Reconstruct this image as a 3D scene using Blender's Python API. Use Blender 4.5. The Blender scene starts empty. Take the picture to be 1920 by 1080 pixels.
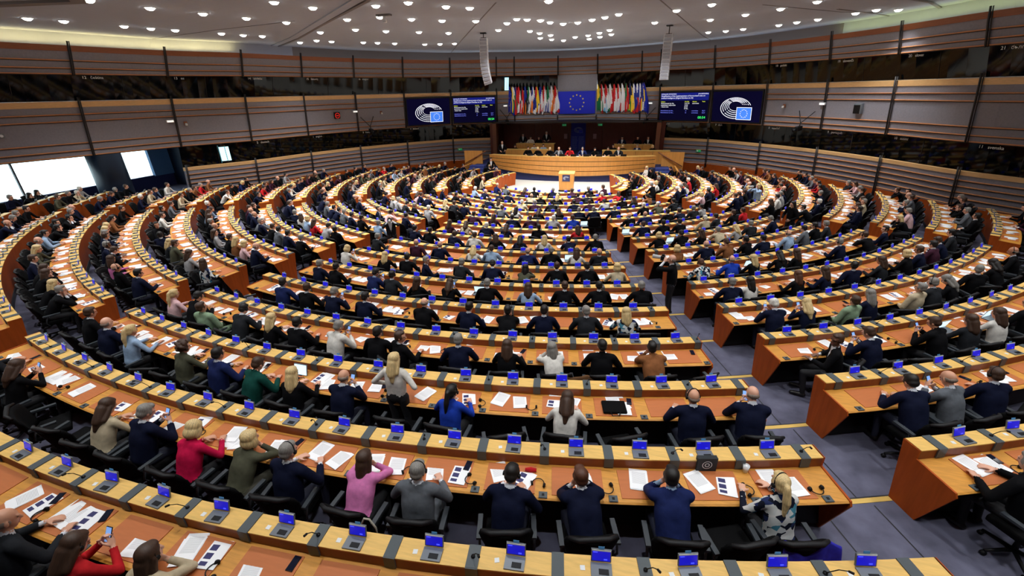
import bpy, bmesh, math, random
import numpy as np
from mathutils import Vector, Matrix, Euler
from mathutils.bvhtree import BVHTree
R_ = math.radians; PI = math.pi
random.seed(7)
SC = bpy.context.scene
COL = SC.collection
# ---------------------------------------------------------------- camera
CAM = Vector((-4.274, 28.343, 6.0924))
cF = Vector((0.2317, -0.8806, -0.4133)); cR = Vector((-0.9694, -0.2442, -0.0232)); cU = Vector((0.0805, -0.4061, 0.9103))
cam = bpy.data.objects.new('camera', bpy.data.cameras.new('camera')); COL.objects.link(cam)
m = Matrix.Identity(4)
for i in range(3):
    m[i][0], m[i][1], m[i][2], m[i][3] = cR[i], cU[i], -cF[i], CAM[i]
cam.matrix_world = m
cam.data.sensor_width = 36; cam.data.lens = 808.03 * 36 / 1920; cam.data.clip_start = .05; cam.data.clip_end = 400
SC.camera = cam
# ---------------------------------------------------------------- sky, exposure
w = bpy.data.worlds.new('sky'); SC.world = w; w.use_nodes = True
bg = w.node_tree.nodes['Background']; bg.inputs[0].default_value = (.80, .93, 1, 1); bg.inputs[1].default_value = 4.0
SC.view_settings.view_transform = 'Standard'; SC.view_settings.look = 'None'; SC.view_settings.gamma = 1
SC.view_settings.use_curve_mapping = False; SC.view_settings.exposure = 0.42
LAMP_W = 375
COVE_W = 6
# ---------------------------------------------------------------- materials
MATS = {}
def lin(c):
    return tuple((x / 255 / 12.92 if x / 255 <= .04045 else ((x / 255 + .055) / 1.055) ** 2.4) for x in c)
def mat(name, rgb, rough=.6, metal=0, kind=None, emit=0, var=.12, scale=6, spec=.5, coat=0):
    if name in MATS: return MATS[name]
    M = bpy.data.materials.new(name); M.use_nodes = True; nt = M.node_tree; N = nt.nodes; L = nt.links
    b = N['Principled BSDF']; c = (*lin(rgb), 1)
    b.inputs['Base Color'].default_value = c; b.inputs['Roughness'].default_value = rough; b.inputs['Metallic'].default_value = metal
    b.inputs['Specular IOR Level'].default_value = spec
    b.inputs['Coat Weight'].default_value = coat
    if emit:
        b.inputs['Emission Color'].default_value = c; b.inputs['Emission Strength'].default_value = emit
    if kind:
        tc = N.new('ShaderNodeTexCoord'); mp = N.new('ShaderNodeMapping'); L.new(tc.outputs['Object'], mp.inputs[0])
        nz = N.new('ShaderNodeTexNoise'); nz.inputs['Scale'].default_value = scale; nz.inputs['Detail'].default_value = 4
        if kind == 'wood': mp.inputs['Scale'].default_value = (1, 1, 9)
        if kind == 'vwood': mp.inputs['Scale'].default_value = (5, 5, .6)
        if kind == 'hair': mp.inputs['Scale'].default_value = (34, 34, 3)
        if kind == 'top': mp.inputs['Scale'].default_value = (1, 7, 1)
        L.new(mp.outputs[0], nz.inputs['Vector'])
        mx = N.new('ShaderNodeMix'); mx.data_type = 'RGBA'
        k1 = tuple(x * (1 - var) for x in c[:3]); k2 = tuple(min(1, x * (1 + var)) for x in c[:3])
        mx.inputs['A'].default_value = (*k1, 1); mx.inputs['B'].default_value = (*k2, 1)
        rp = N.new('ShaderNodeMapRange'); rp.inputs['From Min'].default_value = .3; rp.inputs['From Max'].default_value = .7
        L.new(nz.outputs['Fac'], rp.inputs['Value']); L.new(rp.outputs[0], mx.inputs['Factor'])
        L.new(mx.outputs['Result'], b.inputs['Base Color'])
        if kind in ('cloth', 'carpet'):
            b.inputs['Specular IOR Level'].default_value = .12
            bp = N.new('ShaderNodeBump'); bp.inputs['Strength'].default_value = .25; bp.inputs['Distance'].default_value = .01
            L.new(nz.outputs['Fac'], bp.inputs['Height']); L.new(bp.outputs[0], b.inputs['Normal'])
    MATS[name] = M
    return M
honey = mat('honey_wood', (230, 186, 102), .5, kind='top', var=.1, scale=5)
honey_dim = mat('honey_wood_dimmed', (208, 144, 56), .5, kind='top', var=.14, scale=5)  # desk wood darkened for the worktop, which gets less direct light than the shelf
front_shade = mat('shelf_front_shaded_wood', (132, 66, 24), .5, kind='top', var=.14, scale=5)  # desk wood with the shade of the upright shelf face put into its colour
endw = mat('red_wood', (168, 76, 22), .5, kind='vwood', var=.16, scale=3, spec=.2)
padm = mat('writing_pad_brown', (190, 108, 54), .55, kind='top', var=.06, scale=4)
darkg = mat('dark_grey_plate', (72, 80, 84), .5)
blackm = mat('black_plastic', (10, 10, 12), .5, spec=.3)
blackf = mat('black_fabric', (9, 9, 10), .85, kind='cloth', var=.2, scale=60)
chairtop = mat('chair_leather_sheen', (24, 24, 26), .6, spec=.35)  # leather roll, lightened to carry the grey sheen of the backrest's top edge
armm = mat('armrest_grey', (44, 50, 56), .55)
greym = mat('device_grey', (110, 116, 122), .4, metal=.2)
whitem = mat('white_plastic', (228, 230, 230), .5)
cardm = mat('blue_card', (90, 160, 215), .5)
blues = mat('blue_screen', (24, 22, 190), .3, emit=.55)
blues2 = mat('blue_screen_bright', (70, 80, 240), .3, emit=.9)
palescr = mat('pale_screen', (200, 225, 235), .3, emit=.9)
carpet = mat('carpet_grey_violet', (96, 96, 114), .95, kind='carpet', var=.25, scale=3)
bandm = mat('ceiling_band_grey', (124, 120, 118), .9)
skirt = mat('black_skirting', (26, 26, 32), .6)
yellow = mat('yellow_strip', (214, 178, 92), .6)
whitef = mat('white_floor', (206, 202, 192), .5, kind='top', var=.05)
wallm = mat('wall_grey_fabric', (138, 136, 144), .85, kind='cloth', var=.06, scale=14)
slatm = mat('slat_wood', (196, 132, 84), .5, kind='wood', var=.12)
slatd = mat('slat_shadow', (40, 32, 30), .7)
rimm = mat('rim_wood', (138, 80, 48), .5, kind='wood', var=.14)
ledgem = mat('ledge_wood', (220, 176, 120), .4, kind='wood', var=.1)
mullm = mat('mullion_black', (34, 30, 30), .5)
darkwood = mat('dark_red_wood', (98, 36, 20), .4, kind='vwood', var=.15, scale=3)
podw = mat('podium_wood', (214, 148, 72), .42, kind='vwood', var=.09, scale=2)
navyc = mat('navy_plinth', (32, 38, 84), .8)
stepc = mat('blue_carpet', (62, 72, 130), .9, kind='carpet', var=.15, scale=8)
glassm = mat('dark_booth_glass', (4, 6, 7), .06, spec=.16)
ceilm = mat('ceiling_plaster', (160, 166, 178), .9, kind='cloth', var=.02, scale=3)
seamm = mat('ceiling_joint', (112, 108, 108), .9)
lampm = mat('lamp_glow', (255, 250, 240), .5, emit=14)
arraym = mat('speaker_white', (206, 206, 212), .5)
euflag = mat('flag_blue', (24, 40, 205), .7)
stary = mat('star_yellow', (250, 225, 60), .6)
bluep = mat('grey_blue_paint', (70, 110, 150), .7)  # plain grey-blue colour of the annex panel
colm = mat('column_navy', (18, 34, 54), .5)
eye_m = mat('eye_dark', (30, 22, 20), .3); lipm = mat('lips', (172, 96, 88), .5)
shoem = mat('shoe_black', (22, 20, 20), .4)
trousD = mat('trousers_black', (20, 20, 24), .8)
trousN = mat('trousers_navy', (24, 28, 48), .8); trousG = mat('trousers_olive', (74, 72, 60), .8)
shirtW = mat('shirt_white', (225, 228, 235), .7)
SKIN = [mat('skin_fair', (226, 172, 146), .5), mat('skin_warm', (214, 158, 128), .5), mat('skin_tan', (186, 128, 98), .5), mat('skin_dark', (112, 74, 54), .5)]
CL = dict(N=('navy', (16, 21, 44)), K=('black', (11, 11, 14)), J=('bright navy', (26, 36, 80)), B=('royal blue', (30, 62, 170)), b=('light blue', (152, 176, 204)),
          G=('grey', (96, 100, 106)), g=('light grey', (162, 160, 160)), W=('white', (216, 212, 204)), R=('red', (190, 34, 40)), M=('magenta', (196, 20, 70)),
          P=('pink', (212, 122, 176)), p=('pale pink', (222, 182, 184)), O=('olive', (78, 78, 62)), E=('dark green', (16, 66, 58)), T=('beige', (196, 180, 150)),
          t=('brown', (132, 84, 50)), D=('charcoal', (36, 38, 42)), V=('maroon', (62, 30, 46)), S=('sage green', (138, 162, 132)), X=('patterned', (150, 150, 150)))
CM = {k: mat('cloth_' + v[0].replace(' ', '_'), v[1], .85, kind='cloth', var=.12, scale=18) for k, v in CL.items()}
def patterned():
    M = CM['X']; nt = M.node_tree; N = nt.nodes; L = nt.links; b = N['Principled BSDF']
    tc = N.new('ShaderNodeTexCoord'); v = N.new('ShaderNodeTexVoronoi'); v.inputs['Scale'].default_value = 16; v.inputs['Randomness'].default_value = 1
    nz = N.new('ShaderNodeTexNoise'); nz.inputs['Scale'].default_value = 5
    r = N.new('ShaderNodeValToRGB'); r.color_ramp.interpolation = 'CONSTANT'
    els = r.color_ramp.elements
    els[0].color = (*lin((22, 26, 40)), 1); els[1].position = .42; els[1].color = (*lin((205, 208, 205)), 1)
    for p_, c_ in ((.56, (70, 130, 150)), (.62, (214, 214, 210)), (.8, (40, 50, 90))):
        e = els.new(p_); e.color = (*lin(c_), 1)
    mx = N.new('ShaderNodeMath'); mx.operation = 'ADD'; L.new(tc.outputs['Object'], v.inputs['Vector']); L.new(tc.outputs['Object'], nz.inputs['Vector'])
    L.new(v.outputs['Color'], mx.inputs[0]); mx.inputs[1].default_value = 0
    L.new(mx.outputs[0], r.inputs[0]); L.new(r.outputs[0], b.inputs['Base Color'])
patterned()
HC = dict(k=('dark', (24, 18, 15)), n=('brown', (66, 44, 30)), y=('blond', (214, 186, 132)), g=('grey', (132, 128, 122)), w=('white', (222, 218, 208)), b=('bald', (120, 104, 92)), r=('auburn', (84, 48, 30)))
HM = {k: mat('hair_' + v[0], v[1], .55, kind='hair', var=.32, scale=3) for k, v in HC.items()}
def printed(name, dark, pics):
    M = mat(name, (236, 236, 234), .6); nt = M.node_tree; N = nt.nodes; L = nt.links; b = N['Principled BSDF']
    tc = N.new('ShaderNodeTexCoord'); sp = N.new('ShaderNodeSeparateXYZ'); L.new(tc.outputs['Object'], sp.inputs[0])
    def mth(op, a, bb=None):
        q = N.new('ShaderNodeMath'); q.operation = op
        for i, x in enumerate((a, bb)):
            if x is None: continue
            if isinstance(x, (int, float)): q.inputs[i].default_value = x
            else: L.new(x, q.inputs[i])
        return q.outputs[0]
    X, Y = sp.outputs[0], sp.outputs[1]
    if pics:
        a = mth('LESS_THAN', mth('ABSOLUTE', mth('ADD', X, .045)), .04)
        f = mth('LESS_THAN', mth('ABSOLUTE', mth('SUBTRACT', mth('FRACT', mth('MULTIPLY', mth('ADD', Y, .5), 11.5)), .5)), .36)
        f = mth('MULTIPLY', f, mth('LESS_THAN', mth('ABSOLUTE', Y), .12))
        msk = mth('MULTIPLY', a, f); col = (*lin((44, 44, 96)), 1)
    else:
        a = mth('LESS_THAN', mth('ABSOLUTE', X), .08)
        f = mth('LESS_THAN', mth('FRACT', mth('MULTIPLY', mth('ADD', Y, .5), 90)), .4)
        f = mth('MULTIPLY', f, mth('LESS_THAN', mth('ABSOLUTE', mth('SUBTRACT', Y, .02)), .09))
        msk = mth('MULTIPLY', mth('MULTIPLY', a, f), dark); col = (*lin((120, 122, 128)), 1)
    mx = N.new('ShaderNodeMix'); mx.data_type = 'RGBA'; mx.inputs['A'].default_value = (*lin((248, 249, 250)), 1); mx.inputs['B'].default_value = col
    L.new(msk, mx.inputs['Factor']); L.new(mx.outputs['Result'], b.inputs['Base Color'])
    return M
paperA = printed('printed_paper', .5, False); paperB = printed('leaflet_with_pictures', 1, True)
# ---------------------------------------------------------------- mesh helpers
class MB:
    def __init__(s): s.v = []; s.f = []; s.mi = []; s.sm = []
    def add(s, vs, fs, mi=0, sm=False):
        o = len(s.v); s.v += [tuple(v) for v in vs]; s.f += [[o + i for i in f] for f in fs]; s.mi += [mi] * len(fs); s.sm += [sm] * len(fs)
    def box(s, c, d, mi=0, rot=None, taper=1.0):
        x, y, z = d[0] / 2, d[1] / 2, d[2] / 2
        vs = [Vector((sx * x * (taper if sz > 0 else 1), sy * y * (taper if sz > 0 else 1), sz * z)) for sz in (-1, 1) for sy in (-1, 1) for sx in (-1, 1)]
        if rot is not None: vs = [rot @ v for v in vs]
        s.add([v + Vector(c) for v in vs], [(0, 2, 3, 1), (4, 5, 7, 6), (0, 1, 5, 4), (2, 6, 7, 3), (0, 4, 6, 2), (1, 3, 7, 5)], mi)
    def tube(s, pts, rad, n=8, mi=0, caps=True):
        pts = [Vector(p) for p in pts]; rs = rad if isinstance(rad, (list, tuple)) else [rad] * len(pts)
        vs = []; up = Vector((0, 0, 1))
        for i, p in enumerate(pts):
            t = (pts[min(i + 1, len(pts) - 1)] - pts[max(i - 1, 0)]).normalized()
            a = t.cross(up)
            if a.length < .05: a = t.cross(Vector((0, 1, 0)))
            a.normalize(); b = t.cross(a)
            for k in range(n):
                q = 2 * PI * k / n; vs.append(p + (a * math.cos(q) + b * math.sin(q)) * rs[i])
        fs = [(i * n + k, (i + 1) * n + k, (i + 1) * n + (k + 1) % n, i * n + (k + 1) % n) for i in range(len(pts) - 1) for k in range(n)]
        if caps: fs += [tuple(range(n)), tuple(reversed(range((len(pts) - 1) * n, len(pts) * n)))]
        s.add(vs, fs, mi, True)
    def sweep(s, sec, path, mi=0, caps=True, sm=False):
        """sec [(off,z)], path [(point2, normal2)] closed section swept along the plan path"""
        k = len(sec); vs = []
        for p, n in path:
            for o, z in sec: vs.append((p[0] + n[0] * o, p[1] + n[1] * o, z))
        fs = []
        for i in range(len(path) - 1):
            for j in range(k): fs.append((i * k + j, i * k + (j + 1) % k, (i + 1) * k + (j + 1) % k, (i + 1) * k + j))
        if caps: fs += [tuple(reversed(range(k))), tuple(range((len(path) - 1) * k, len(path) * k))]
        s.add(vs, fs, mi, sm)
    def mesh(s, name, mats, org=(0, 0, 0)):
        me = bpy.data.meshes.new(name); o = Vector(org)
        me.from_pydata([Vector(v) - o for v in s.v], [], s.f)
        for M in (mats if isinstance(mats, (list, tuple)) else [mats]): me.materials.append(M)
        me.polygons.foreach_set('material_index', s.mi); me.polygons.foreach_set('use_smooth', s.sm)
        bm = bmesh.new(); bm.from_mesh(me); bmesh.ops.recalc_face_normals(bm, faces=bm.faces); bm.to_mesh(me); bm.free()
        me.update(); return me
def bev(me, w=.01, seg=2):
    bm = bmesh.new(); bm.from_mesh(me)
    bmesh.ops.bevel(bm, geom=[e for e in bm.edges if e.calc_face_angle(0) > .5], offset=w, segments=seg, affect='EDGES', profile=.6)
    bm.to_mesh(me); bm.free()
    for p in me.polygons: p.use_smooth = True
    return me
def obj(name, me, parent=None, loc=(0, 0, 0), rz=0, rot=None, scale=None):
    o = bpy.data.objects.new(name, me); COL.objects.link(o)
    if parent is not None: o.parent = parent
    o.location = loc; o.rotation_euler = rot if rot is not None else (0, 0, rz)
    if scale: o.scale = scale
    return o
def tag(o, label=None, cat=None, group=None, kind=None):
    if label: o['label'] = label
    if cat: o['category'] = cat
    if group: o['group'] = group
    if kind: o['kind'] = kind
    return o
def thing(name, label, cat, loc=(0, 0, 0), rz=0, group=None, rot=None):
    return tag(obj(name, None, None, loc, rz, rot), label, cat, group)
def part(name, mb, mats, parent, label=None):
    o = obj(name, mb.mesh(name, mats, parent.location if parent.type == 'EMPTY' and parent.rotation_euler.z == 0 else (0, 0, 0)), parent)
    if label: o['label'] = label
    return o
def text(s, size, M, parent, loc, rot, align='LEFT', name='lettering', ext=.002):
    c = bpy.data.curves.new(name, 'FONT'); c.body = s; c.size = size; c.align_x = align; c.extrude = ext; c.materials.append(M)
    t = bpy.data.objects.new('tmp', c); COL.objects.link(t); me = bpy.data.meshes.new_from_object(t.evaluated_get(bpy.context.evaluated_depsgraph_get())); me.name = name; bpy.data.objects.remove(t); bpy.data.curves.remove(c)
    o = bpy.data.objects.new(name, me); COL.objects.link(o); o.parent = parent; o.location = loc; o.rotation_euler = rot
    return o
def project(p):
    c = Vector(p) - CAM; z = c.dot(cF)
    if z < .3: return None
    return 960 + 808.03 * c.dot(cR) / z, 540 - 808.03 * c.dot(cU) / z, z
def CAMd(p): return (Vector(p) - CAM).length
def seen(p, mx=60, my=60):
    q = project(p)
    return q is not None and -mx < q[0] < 1920 + mx and -my < q[1] < 1080 + my
# ---------------------------------------------------------------- seating geometry
ROWS = 15
def RH(i): return 26.188 - 1.56734 * i, 2.0861 - .1602 * i + .005142 * i * i
def RF(i): r, h = RH(i); return r, h - .9
def pol(r, deg, z=0): a = R_(deg); return Vector((-r * math.sin(a), r * math.cos(a), z))
def arc(r, a0, a1, step=.5):
    n = max(2, int(abs(R_(a1 - a0)) * r / step) + 1)
    return [((-r * math.sin(R_(a)), r * math.cos(R_(a))), (-math.sin(R_(a)), math.cos(R_(a)))) for a in (a0 + (a1 - a0) * k / n for k in range(n + 1))]
FAR = [60, 61, 62, 64, 67, 71, 77, 84, 95, 101, 108.5, 112.5, 118, 124, 125]
# ---------------------------------------------------------------- walls: plan path and profile
WP = [(20.24, 11.94, .979, .204), (19.05, 8.42, .999, .036), (17.15, 5.5, .992, -.129), (15.9, 2.11, .943, -.333), (14.27, -1.1, .851, -.526), (12.11, -4.06, .717, -.697),
      (9.47, -6.71, .55, -.835), (6.13, -8.07, .364, -.931), (4.83, -8.64, .285, -.958), (1.54, -9.71, .088, -.996)]
WP = [(21.4, 16, 1, .1), (21.8, 21, .98, .2), (20.5, 26, .85, .5), (15, 31.5, .6, .8), (6, 33.6, .2, .98)][::-1] + WP
WP = WP + [(-x, y, -nx, ny) for x, y, nx, ny in WP[::-1]]
NW = len(WP)     # indices 0..NW-1 ; left mullion m -> index 15+m (m=-10..-1 -> 5..14), right m -> 14+m
def wsmp(s):
    s = max(0, min(NW - 1.0001, s)); i = int(s); t = s - i
    P = [WP[max(0, min(NW - 1, i + k))] for k in (-1, 0, 1, 2)]
    out = []
    for c in range(4):
        a, b, d, e = [q[c] for q in P]
        out.append(.5 * (2 * b + (d - a) * t + (2 * a - 5 * b + 4 * d - e) * t * t + (3 * b - a - 3 * d + e) * t ** 3))
    n = math.hypot(out[2], out[3]); return (out[0], out[1]), (out[2] / n, out[3] / n)
def wpath(s0, s1, n=5): return [wsmp(s0 + (s1 - s0) * k / n) for k in range(n + 1)]
PROF = [(-1, 1.4), (.9, 1.25), (2.6, 1.05), (3.75, .91), (6.2, .576), (7.3, .3), (8.45, 0), (9.2, -.1)]
def off(z):
    for (z0, o0), (z1, o1) in zip(PROF, PROF[1:]):
        if z <= z1: return o0 + (o1 - o0) * (z - z0) / (z1 - z0)
    return 0
def wpos(s, z, d=0):
    p, n = wsmp(s); o = off(z) - d
    return Vector((p[0] + n[0] * o, p[1] + n[1] * o, z)), n
# ================================================================ STRUCTURE
def struct(name, me=None, parent=None):
    o = obj(name, me, parent); o['kind'] = 'structure'; return o
floor = struct('floor')
def ring(i, a0, a1, name, parent, M=carpet):
    r, z = RF(i); r1 = RF(i - 1)[0] if i else r + 2.2
    mb = MB(); mb.sweep([(-.12, z), (r1 - r - .12, z), (r1 - r - .12, z - .5), (-.12, z - .5)], arc(r, a0, a1, .8)); return part(name, mb, M, parent)
for i in range(ROWS):
    a = min(178, FAR[i] + (14 if i < 8 else 6))
    ring(i, -a, a, 'floor_tier', floor)
    r, z = RF(i)
    mb = MB(); mb.sweep([(-.135, z + .004), (-.10, z + .004), (-.10, z - .16), (-.135, z - .16)], arc(r, -a, a, .8)); part('riser_edge', mb, skirt, floor)
mb = MB(); mb.box((0, 9, -.32), (52, 52, .4)); part('subfloor', mb, carpet, floor)
mb = MB(); mb.add([(-6.2, -4.7, -.04), (4.6, -4.7, -.04), (4.6, -2.2, -.04)] + [tuple(pol(4.1, a, -.04)) for a in range(-118, 122, 8)] + [(-6.2, -2.2, -.04)], [tuple(range(34))]); part('white_floor_covering', mb, whitef, floor)
for i in range(0, 11):      # yellow tread strips in the aisles
    r, z = RF(i)
    for c in (-17.8, 17.8):
        h = math.degrees(.6 / r); mb = MB()
        mb.sweep([(-.115, z + .006), (-.045, z + .006), (-.045, z - .02), (-.115, z - .02)], arc(r, c - h, c + h, .4)); part('tread_strip', mb, yellow, floor)
    if i > 3:
        for c in (-52, 52):
            h = math.degrees(.66 / r); mb = MB()
            mb.sweep([(-.115, z + .006), (-.045, z + .006), (-.045, z - .02), (-.115, z - .02)], arc(r, c - h, c + h, .4)); part('tread_strip', mb, yellow, floor)
for i in range(0, 11):      # carpet joints along the aisles
    r, z = RF(i); r1 = r + 1.44
    for c, o_ in ((17.8, -.42), (17.8, .3), (-17.8, .42)):
        a = c + math.degrees(o_ / r); b = c + math.degrees(o_ / r1); p_, q_ = pol(r, a, z + .003), pol(r1, b, z + .003); n_ = (q_ - p_).cross(Vector((0, 0, 1))).normalized() * .009; mb = MB(); mb.add([p_ - n_, q_ - n_, q_ + n_, p_ + n_], [(0, 1, 2, 3)]); part('carpet_joint', mb, skirt, floor)
# ---- walls
wallL = struct('wall_left'); wallF = struct('wall_front'); wallR = struct('wall_right')
def owner(s): return wallL if s < 12 else (wallF if s < 17 else wallR)
def band(name, s0, s1, z0, z1, M, parent, d=0, th=.1, n=5):
    mb = MB(); mb.sweep([(off(z0) - d, z0), (off(z1) - d, z1), (off(z1) - d + th, z1), (off(z0) - d + th, z0)], wpath(s0, s1, n)); return part(name, mb, M, parent)
def slat(s0, s1, z, parent, M=slatm, h=.03, d=.055):
    mb = MB(); mb.sweep([(off(z) + .01, z - h), (off(z) + .01, z + h), (off(z) - d, z + h * .7), (off(z) - d, z - h * .3)], wpath(s0, s1, 5)); part('slat', mb, M, parent)
    mb = MB(); mb.sweep([(off(z) + .005, z - h - .018), (off(z) + .005, z - h), (off(z) - d * .6, z - h), (off(z) - d * .6, z - h - .018)], wpath(s0, s1, 5)); part('slat_shade_strip', mb, slatd, parent)  # second strip is dark colour standing in for shade under the slat
UP = {5: '12   čeština', 6: '13   eesti', 7: '14   latviešu', 8: '15   lietuvių', 9: '16   magyar', 19: '18   polski', 20: '19   slovenčina', 21: '20   slovenščina', 22: '21   български'}
LO = {7: '2   deutsch', 8: '1   english', 9: '3   français', 10: '4   italiano', 11: '5   nederlands', 17: '6   dansk', 18: '7   ελληνικά', 19: '8   español', 20: '9   português', 21: '10   suomi', 22: '11   svenska'}
def frame(s, z, d=0):
    p, n = wpos(s, z, d); q, _ = wpos(s, z + .1, d); a, _ = wpos(s - .01, z, d); b, _ = wpos(s + .01, z, d)
    up = (q - p).normalized(); t = (b - a).normalized(); up = (up - t * up.dot(t)).normalized(); zz = t.cross(up)
    M = Matrix((t, up, zz)).transposed().to_4x4(); M.translation = p; return M
wn = [0]
def window(s0, s1, z0, z1, txt):
    wn[0] += 1; W = struct('window_%d' % wn[0])
    mb = MB(); mb.sweep([(off(z0) + .07, z0), (off(z1) + .07, z1), (off(z1) + .1, z1), (off(z0) + .1, z0)], wpath(s0, s1, 5)); part('pane', mb, glassm, W)
    mid = (s0 + s1) / 2; mb = MB()
    p, _ = wpos(mid, z0, -.06); q, _ = wpos(mid, z1, -.06); mb.tube([p, q], .012, 4); part('pane_joint', mb, mullm, W)
    if txt:
        F = frame(s0 + .1, z1 - .17, -.05); o = text(txt, .17, whitem, W, F.translation, F.to_euler())
for s in range(0, NW - 1):
    o = owner(s); W0, W1 = s, s + 1
    mid = s == 14
    band('wall_panel', W0, W1, 7.3, 8.22, wallm, o); band('rim_board', W0, W1, 8.22, 8.45, rimm, o, .05, .2)
    band('ceiling_joint_band', W0, W1, 8.45, 9.05, bandm if 7 < s < 20 else ceilm, o, -.7, .1)
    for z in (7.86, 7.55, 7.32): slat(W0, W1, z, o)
    if mid:
        band('wall_panel', W0, W1, 3.75, 7.3, wallm, o)
        for z in (4.1, 3.78): slat(W0, W1, z, o)
    else:
        window(W0, W1, 6.2, 7.3, UP.get(s))
        mb = MB(); mb.sweep([(off(6.2) + .12, 6.2), (off(6.2) - .03, 6.17), (off(5.93) - .03, 5.93), (off(5.93) + .12, 5.93)], wpath(W0, W1)); part('window_ledge', mb, ledgem, o)
        band('wall_panel', W0, W1, 3.75, 5.93, wallm, o)
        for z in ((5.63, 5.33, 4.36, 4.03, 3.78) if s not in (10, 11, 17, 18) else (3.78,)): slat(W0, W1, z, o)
    if 6 <= s < 12 or s >= 17 or s < 2:
        window(W0, W1, 2.6, 3.74, LO.get(s))
        mb = MB(); mb.sweep([(off(2.6) + .12, 2.62), (off(2.6) - .03, 2.59), (off(2.42) - .03, 2.42), (off(2.42) + .12, 2.42)], wpath(W0, W1)); part('window_ledge', mb, ledgem, o)
        gz = .82 + .4 * abs(s + .5 - 14.5) / 9 * (1 if abs(s - 14) > 4 else .3)
        band('wall_panel', W0, W1, gz, 2.42, wallm, o)
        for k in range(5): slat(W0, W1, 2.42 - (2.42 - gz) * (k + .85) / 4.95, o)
        band('base_panel', W0, W1, -.3, gz - .03, endw, o, .04, .1)
for s in range(0, NW):
    o = owner(s) if s != 17 else wallR
    def rod(z0, z1, d=.09):
        p = [wpos(s, z0 + (z1 - z0) * k / 3, d)[0] for k in range(4)]
        mb = MB(); mb.tube(p, .036, 6); part('mullion', mb, mullm, o)
        p = [wpos(s + .02, z0 + (z1 - z0) * k / 3, d - .02)[0] for k in range(4)]
        mb = MB(); mb.tube(p, .02, 5); part('mullion', mb, mullm, o)
    rod(7.25, 8.62)
    if s not in (14, 15): rod(3.75, 6.35)
    else: rod(3.75, 4.25)
    if 6 <= s <= 12 or s >= 17: rod(.6, 2.75)
p0, p1 = WP[0], WP[-1]
mb = MB(); mb.box((0, 34.2, 4), (14, .3, 11)); struct('wall_back', mb.mesh('wall_back', wallm))
# ---- ceiling
mb = MB(); mb.box((0, 10, 9.15), (56, 56, .3)); ceil = struct('ceiling', mb.mesh('ceiling', ceilm))
def strip(pts, wd, h=.05, M=seamm, nm='ceiling_seam'):
    mb = MB(); vs = []
    for i, p in enumerate(pts):
        a = Vector(pts[max(0, i - 1)]); b = Vector(pts[min(len(pts) - 1, i + 1)]); t = (b - a).normalized(); n = Vector((-t.y, t.x)) * wd / 2
        for sg in (-1, 1): vs.append((p[0] + n.x * sg, p[1] + n.y * sg, 9.0 - h)); vs.append((p[0] + n.x * sg, p[1] + n.y * sg, 9.01))
    fs = []
    for i in range(len(pts) - 1):
        a = 4 * i; fs += [(a, a + 4, a + 6, a + 2), (a, a + 1, a + 5, a + 4), (a + 2, a + 6, a + 7, a + 3)]
    mb.add(vs, fs); part(nm, mb, M, ceil)
strip([(20.5, -.2), (13.5, 5.2), (9.2, 9), (4.5, 13), (1, 17)], .14, .05)
strip([(20.2, .5), (13.2, 5.8), (4.2, 13.7)], .34, .04, ceilm, 'ceiling_step')
strip([(15.6, 16.9), (12.5, 16.3), (8, 20)], .4, .08); strip([(-13.5, 6.5), (-15.5, 4.6), (-19.1, -.6), (-19.9, -1.6)], .12, .05)
strip([(-16.5, 3.2), (-18.4, .2)], .05, .02); strip([(-12.5, 4), (-14.8, 1.8), (-18.3, -2.1)], .08, .02)
strip([(.6, 11), (6, 0), (10.9, -10.2)], .04, .015); strip([(-5, 9.2), (-8.2, -4), (-10.4, -11.6)], .04, .015); strip([(21, 8), (14.5, 9.5), (9.5, 10.3)], .03, .012); strip([(-9, 6.5), (-13, 3), (-15, 2)], .03, .012)
# ---- annex with the bright windows on the left
wa = struct('wall_annex')
mb = MB(); mb.box((22.8, 15.5, .55), (4.4, 20, 1.0)); part('floor_slab', mb, carpet, wa)
mb = MB(); mb.box((24.6, 15.5, 1.2), (.2, 20, 1.3)); part('parapet', mb, navyc, wa)
mb = MB(); mb.box((24.6, 15.5, 3.95), (.2, 20, .5)); part('lintel', mb, blackm, wa)
mb = MB(); mb.box((23.5, 15.5, 3.95), (2.6, 20, .2)); part('soffit', mb, blackm, wa)
mb = MB(); mb.box((24.5, 6.35, 2.9), (.2, 1.3, 2.2)); part('blue_panel', mb, bluep, wa)
mb = MB(); mb.box((22.2, 5.62, 2.3), (4.8, .2, 3.3)); part('end_wall', mb, colm, wa)
mb = MB(); mb.box((22.4, 25.5, 2.3), (4.8, .2, 3.6)); part('end_wall', mb, colm, wa)
mb = MB(); mb.tube([(22.7, 10.6, .5), (22.7, 10.6, 4)], .75, 20); struct('column_round', mb.mesh('column', colm))
mb = MB(); mb.box((19.6, 5.72, 2.4), (.1, .34, 2.5)); part('white_lit_wall_end', mb, whitem, wa)  # white colour stands in for the light falling on the wall end
wn[0] += 1; W = struct('window_%d' % wn[0])
gl = bpy.data.materials.new('clear_glass'); gl.use_nodes = True; b_ = gl.node_tree.nodes['Principled BSDF']; b_.inputs['Transmission Weight'].default_value = 1; b_.inputs['Roughness'].default_value = .02; b_.inputs['IOR'].default_value = 1.05; b_.inputs['Base Color'].default_value = (.9, 1, 1, 1)
for y0, y1 in ((7, 10.2), (10.2, 13.5), (13.5, 17), (17, 21), (21, 25.4)):
    mb = MB(); mb.box((24.6, (y0 + y1) / 2, 2.78), (.02, y1 - y0 - .08, 1.9)); part('pane', mb, gl, W)
    mb = MB(); mb.box((24.6, y1, 2.78), (.1, .08, 1.9)); part('window_frame', mb, greym, W)
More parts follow.
